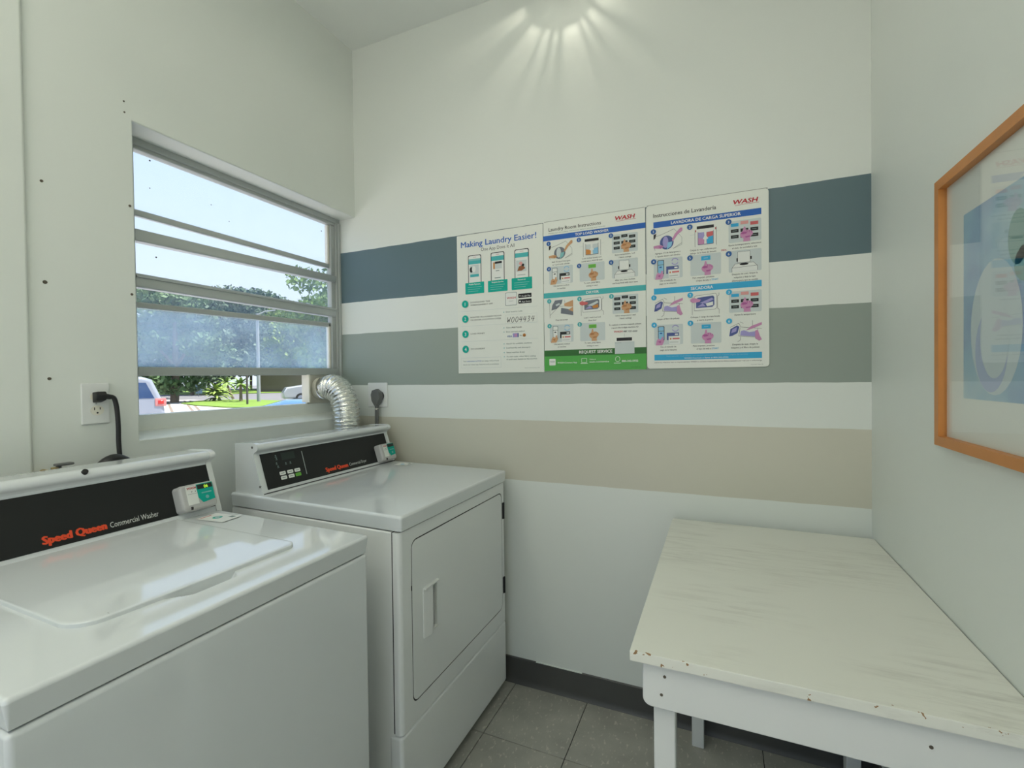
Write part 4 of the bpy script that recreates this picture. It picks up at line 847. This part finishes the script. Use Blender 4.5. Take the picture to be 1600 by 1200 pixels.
# ================================================================== OUTDOORS
GZ = -.28
mat('asphalt', (.14, .14, .15), .9, var=.1, vscale=.4); mat('concrete', (.56, .51, .48), .85, var=.06, vscale=.3); mat('lawn', (.125, .215, .022), .9, var=.2, vscale=.8); mat('bark', (.16, .12, .09), .9, var=.2, vscale=6)
for n_, c_ in (('leaf_a', (.07, .13, .05)), ('leaf_b', (.11, .20, .045)), ('leaf_c', (.06, .105, .06)), ('leaf_d', (.19, .28, .05)), ('frond', (.165, .26, .065))): mat(n_, c_, .7, var=.35, vscale=.7)
mat('car_silver', (.23, .26, .32), .3, coat=.5); mat('car_blue', (.10, .21, .40), .2, coat=1.); mat('car_white', (.33, .35, .38), .3, coat=.5); mat('car_glass', (.03, .06, .14), .08); mat('tyre', (.015, .015, .015), .8); mat('tail_red', (.42, .02, .02), .25); mat('tail_clear', (.42, .17, .17), .25); mat('pole_paint', (.26, .28, .30), .5); mat('post_dark', (.05, .045, .04), .7); mat('fence_brown', (.19, .15, .12), .9, var=.08, vscale=.6); mat('sign_blue', (.21, .34, .44), .5)
struct(MB().box(-140, 40, -60, 140, GZ-.3, GZ-.02).build('ground_asphalt', 'asphalt'))
def ground_patch(name, pts, m, z):
    b_ = MB(); b_.prism([(p.x, p.y) for p in pts], 'Z', GZ-.05, GZ+z); return struct(b_.build(name, m))
def gp(px, py):        # ground point seen at a pixel
    d = at(px, py, 1) - Vector((0, 0, CAM_H)); t = (GZ-CAM_H)/d.z; return Vector((0, 0, CAM_H)) + d*t
ground_patch('driveway_concrete', [Vector((-1.95, -8, 0)), Vector((-14, -8, 0)), gp(100, 629), gp(300, 624.5), gp(470, 633), Vector((-6, 12, 0)), Vector((-1.95, 9, 0))], 'concrete', -.005)
ground_patch('bounce_concrete', [Vector((-1.9, -1.76, 0)), Vector((-1.9, -14, 0)), Vector((8, -14, 0)), Vector((8, -1.76, 0))], 'concrete', -.005)  # unseen paving behind the camera, added to bounce sunlight through the doorway
for a, b_ in (((262, 628), (278, 662)), ((288, 626), (318, 662)), ((297, 626), (330, 660))):
    P0, P1 = gp(*a), gp(*b_); s_ = (P1-P0).cross(Vector((0, 0, 1))).normalized()*.07
    mb = MB(); mb.prism([((P0+s_).x, (P0+s_).y), ((P1+s_).x, (P1+s_).y), ((P1-s_).x, (P1-s_).y), ((P0-s_).x, (P0-s_).y)], 'Z', GZ-.004, GZ+.004); struct(mb.build('pavement_joint', 'fence_brown'))
isl = [gp(x, y) for x, y in ((283, 631), (310, 627), (350, 625.5), (400, 625.5), (440, 627), (452, 630), (430, 635), (395, 638), (350, 637), (305, 634))]
b_ = MB(); b_.prism([(p.x, p.y) for p in isl], 'Z', GZ-.05, GZ+.06); lg = b_.build('lawn_island', 'lawn'); struct(lg)
far = [gp(190, 617), gp(330, 616), gp(520, 612), gp(520, 608.5), gp(330, 609.5), gp(190, 610)]
struct(MB().prism([(p.x, p.y) for p in far], 'Z', GZ-.05, GZ+.05).build('lawn_verge', 'lawn'))

def leaves(mb_pts, n, size, flat=.0):
    """leaf cards scattered through ellipsoidal clumps; returns verts and faces"""
    V_, F_ = [], []
    for (c, r) in mb_pts:
        for k in range(n):
            d = rng.normal(size=3); d /= np.linalg.norm(d); q = np.array(c) + d*np.array(r)*(rng.random()**.45)
            a = rng.normal(size=3); a /= np.linalg.norm(a); b2 = np.cross(a, rng.normal(size=3)); b2 /= np.linalg.norm(b2); s_ = size*rng.uniform(.6, 1.4)
            i = len(V_); V_ += [tuple(q+a*s_), tuple(q+b2*s_*.55), tuple(q-a*s_), tuple(q-b2*s_*.55)]; F_.append((i, i+1, i+2, i+3))
    return V_, F_
def tree(name, base, top, width, m, label, clumps=40, n=260, size=.20, low=.16, group='trees across the road', trunk=.22):
    base = Vector((base.x, base.y, GZ)); t = thing(name, base, label, 'tree', group); H = top - GZ
    cs = []
    for k in range(clumps):
        h = rng.uniform(low, .93); wr = width*.5*math.sqrt(max(.08, 1-((h-.5)/.55)**2)); a = rng.uniform(0, 6.283); rr_ = wr*math.sqrt(rng.random())*.85
        cs.append(((base.x+rr_*math.cos(a), base.y+rr_*math.sin(a), GZ+H*h), (width*.17, width*.17, H*.085)))
    v, f = leaves(cs, n, size); me = bpy.data.meshes.new('crown'); me.from_pydata(v, [], f); me.update(); link('crown', me, m, t)
    mb = MB(); mb.tube([base, base+Vector((.1, .1, H*.3)), base+Vector((-.1, .2, H*.7))], [trunk, trunk*.8, trunk*.4], 10)
    for a in (0.5, 2.4, 4.4): mb.tube([base+Vector((.1, .1, H*.3)), base+Vector((math.cos(a)*width*.2, math.sin(a)*width*.2, H*.55))], [trunk*.5, trunk*.2], 8)
    mb.build('trunk', 'bark', t); return t
def gd(px, depth): q = at(px, 600, depth); return Vector((q.x, q.y, GZ))
def hz(px, py, depth): return at(px, py, depth).z
tree('broadleaf_tree', gd(222, 44), hz(222, 452, 44), 8, 'leaf_b', 'yellow green tree at the left edge of the window view')
tree('broadleaf_tree', gd(272, 36), hz(272, 447, 36), 7.5, 'leaf_a', 'broad green tree with a dark trunk behind the parked SUV', trunk=.3)
tree('broadleaf_tree', gd(300, 56), hz(300, 462, 56), 9, 'leaf_c', 'low crowned tree in the dip of the tree line', size=.26)
tree('broadleaf_tree', gd(340, 66), hz(340, 450, 66), 14, 'leaf_c', 'tall dark blue green tree in the middle of the tree line', size=.3, clumps=50)
tree('broadleaf_tree', gd(392, 84), hz(392, 446, 84), 16, 'leaf_c', 'dark tree with twiggy top just left of the lamp post', size=.36, clumps=50)
tree('broadleaf_tree', gd(432, 92), hz(432, 457, 92), 15, 'leaf_a', 'grey green tree right of the lamp post', size=.38, clumps=50)
tree('broadleaf_tree', gd(474, 80), hz(474, 478, 80), 14, 'leaf_d', 'bright green rounded tree beside the right window jamb', size=.32, clumps=50)
tree('broadleaf_tree', gd(530, 21), hz(530, 405, 21), 4.6, 'leaf_b', 'tall leafy tree cut off by the right window jamb', size=.10, low=.34, trunk=.15, n=330)
def palm(px, depth, ptop, m, label, n=26, ln=1.0, lean=0., bush=False):
    b0 = gd(px, depth); b0.z = GZ+.05; t = thing('palm_plant', b0, label, 'palm', 'palms on the grass island'); top = Vector((b0.x, b0.y, hz(px, ptop, depth))) + Vector((0, lean, 0))
    if not bush: MB().tube(smooth_path([b0, b0.lerp(top, .5)+Vector((0, lean*.1, 0)), top], 6), [.12-.003*i for i in range(13)], 8).build('trunk', 'bark', t)
    for k in range(n):
        a = 6.283*k/n + rng.uniform(-.1, .1); el = rng.uniform(-.3, 1.2); d = Vector((math.cos(a)*math.cos(el), math.sin(a)*math.cos(el), math.sin(el))); s_ = d.cross(Vector((0, 0, 1))).normalized()
        o = top if not bush else b0.lerp(top, rng.uniform(.1, .6)); V_, F_ = [], []; q = 6
        for i in range(q+1):
            u = i/q; c = o + d*ln*u + Vector((0, 0, -.45*ln*u*u)); w = .11*ln*math.sin(math.pi*min(1, .15+u*.85))
            V_ += [tuple(c+s_*w+Vector((0, 0, -w*.4))), tuple(c), tuple(c-s_*w+Vector((0, 0, -w*.4)))]
            if i: e = 3*i; F_ += [(e-3, e-2, e+1, e), (e-2, e-1, e+2, e+1)]
        me = bpy.data.meshes.new('frond'); me.from_pydata(V_, [], F_); me.update(); link('frond', me, m, t)
    return t
palm(338, 37, 590, 'leaf_d', 'round yellow green palm bush on the grass island', 70, 1.25, bush=True)
palm(376, 36, 600, 'frond', 'small palm with a slim upright trunk on the grass island', 24, 1.1)
palm(364, 41, 597, 'frond', 'leaning palm beside the yellow palm bush', 20, 1.1, lean=-.6)
lp_ = thing('lamp_post', gd(404, 35), 'pale street lamp post rising in front of the trees', 'lamp post')
q0 = gd(404, 35); zt = hz(404, 490, 35); MB().cyl(q0, (q0.x, q0.y, zt), .13, .10, 12).build('pole', 'pole_paint', lp_)
tdir = Vector((RC[0][0], RC[0][1], 0)).normalized(); mb = MB(); mb.tube([Vector((q0.x, q0.y, zt-.1)), Vector((q0.x, q0.y, zt+.15))+tdir*.6, Vector((q0.x, q0.y, zt+.25))+tdir*1.5], .05, 8); mb.build('arm', 'pole_paint', lp_)
e_ = Vector((q0.x, q0.y, zt+.22))+tdir*1.7; MB().sph(e_, .3, (1, 1, .4), 12).build('lamp_head', 'pole_paint', lp_)
q0 = gd(386, 31); po = MB().box(q0.x-.05, q0.x+.05, q0.y-.05, q0.y+.05, GZ, hz(386, 570, 31), .01, 1).build('street_post', 'post_dark', None, q0); tag(po, 'thin dark post standing on the grass island', 'post')
sg = thing('road_sign', gd(311, 50), 'small pale blue sign near the road', 'sign'); q0 = gd(311, 50); z0, z1 = hz(311, 615, 50), hz(311, 599, 50); w_ = tdir*.33
mb = MB(); mb.prism([((q0+w_).x, (q0+w_).y), ((q0-w_).x, (q0-w_).y), ((q0-w_).x-.03, (q0-w_).y-.03), ((q0+w_).x-.03, (q0+w_).y-.03)], 'Z', z0, z1); mb.build('sign_board', 'sign_blue', sg); MB().cyl((q0.x-.05, q0.y-.05, GZ), (q0.x-.05, q0.y-.05, z1), .03, n=8).build('sign_post', 'pole_paint', sg)
f0, f1 = gd(405, 66), gd(560, 62); nv = (f1-f0).cross(Vector((0, 0, 1))).normalized()*.2
fw_ = MB(); fw_.prism([(f0.x, f0.y), (f1.x, f1.y), (f1.x+nv.x, f1.y+nv.y), (f0.x+nv.x, f0.y+nv.y)], 'Z', GZ, hz(440, 576, 66)); fo = fw_.build('boundary_wall', 'fence_brown', None, f0); tag(fo, 'plain brown boundary wall beyond the far lawn', 'wall')

def car(name, label, rear, heading, paint, prof, win, L_, Wd, wheels=(.85, 3.6), tail=None):
    """prof: side outline (x forward from the rear, z); win: side window outline"""
    t = thing(name, rear, label, 'car'); h = Vector((math.cos(heading), math.sin(heading), 0)); s_ = Vector((-h.y, h.x, 0))
    T3 = Matrix(((h.x, s_.x, 0, rear.x), (h.y, s_.y, 0, rear.y), (0, 0, 1, rear.z), (0, 0, 0, 1)))
    def put(mb, nm, m): 
        bmesh.ops.transform(mb.bm, matrix=T3, verts=mb.bm.verts[:]); return mb.build(nm, m, t)
    mb = MB(); mb.prism(prof, 'Y', -Wd/2, Wd/2, .10, 3); body = put(mb, 'body', paint)
    for sgn in (-1, 1):
        mb = MB(); mb.prism(win, 'Y', sgn*(Wd/2-.02), sgn*(Wd/2+.006)); put(mb, 'side_window', 'car_glass')
        for x in wheels:
            mb = MB(); mb.cyl((x, sgn*(Wd/2-.2), .34), (x, sgn*(Wd/2+.015), .34), .34, n=24); wh = put(mb, 'wheel', 'tyre')
            mb = MB(); mb.cyl((x, sgn*(Wd/2), .34), (x, sgn*(Wd/2+.02), .34), .2, n=16); put(mb, 'rim', 'car_silver')
        if tail:
            x0, x1, z0, z1 = tail; mb = MB(); mb.box(x0, x1, sgn*Wd/2-.16 if sgn > 0 else -Wd/2-.02, Wd/2+.02 if sgn > 0 else -Wd/2+.16, z0, z1, .03, 2); tl_ = put(mb, 'tail_light', 'tail_clear')
            mb = MB(); mb.box(x0+.05, x1-.06, sgn*Wd/2-.12 if sgn > 0 else -Wd/2-.03, Wd/2+.03 if sgn > 0 else -Wd/2+.12, z0+.05, z1-.05, .02, 1); put(mb, 'tail_lens', 'tail_red')
    return t
SUVP = [(.02, .35), (0, .75), (.05, 1.08), (.28, 1.66), (.5, 1.74), (2.6, 1.76), (3.35, 1.25), (4.5, 1.08), (4.75, .7), (4.7, .32)]
SUVW = [(.24, 1.16), (.42, 1.58), (2.5, 1.62), (3.1, 1.18)]
def hleft(px): d = at(px, 600, 1) - Vector((0, 0, CAM_H)); return math.atan2(d.x, -d.y)
r_ = gd(250, 13.5); car('parked_suv', 'silver SUV with a red tail light at the left of the window view', r_, hleft(250)+.12, 'car_silver', SUVP, SUVW, 4.7, 1.9, tail=(-.02, .24, .94, 1.16))
SEDP = [(.02, .35), (0, .80), (.10, 1.0), (.6, 1.05), (1.2, 1.36), (1.7, 1.40), (2.2, 1.40), (3.9, .95), (4.5, .84), (4.65, .6), (4.6, .3)]
SEDW = [(.9, 1.06), (1.25, 1.28), (2.2, 1.30), (3.0, 1.04)]
r_ = gd(775, 5.8); car('parked_sedan', 'light blue car roof close outside below the vent plate', r_, hleft(775), 'car_blue', SEDP, SEDW, 4.6, 1.75, tail=(-.02, .25, .7, .95))
r_ = gd(548, 36); car('distant_car', 'white car far off at the right of the window view', r_, hleft(548)+.2, 'car_white', SUVP, SUVW, 4.7, 1.8, tail=(-.02, .3, .9, 1.15))
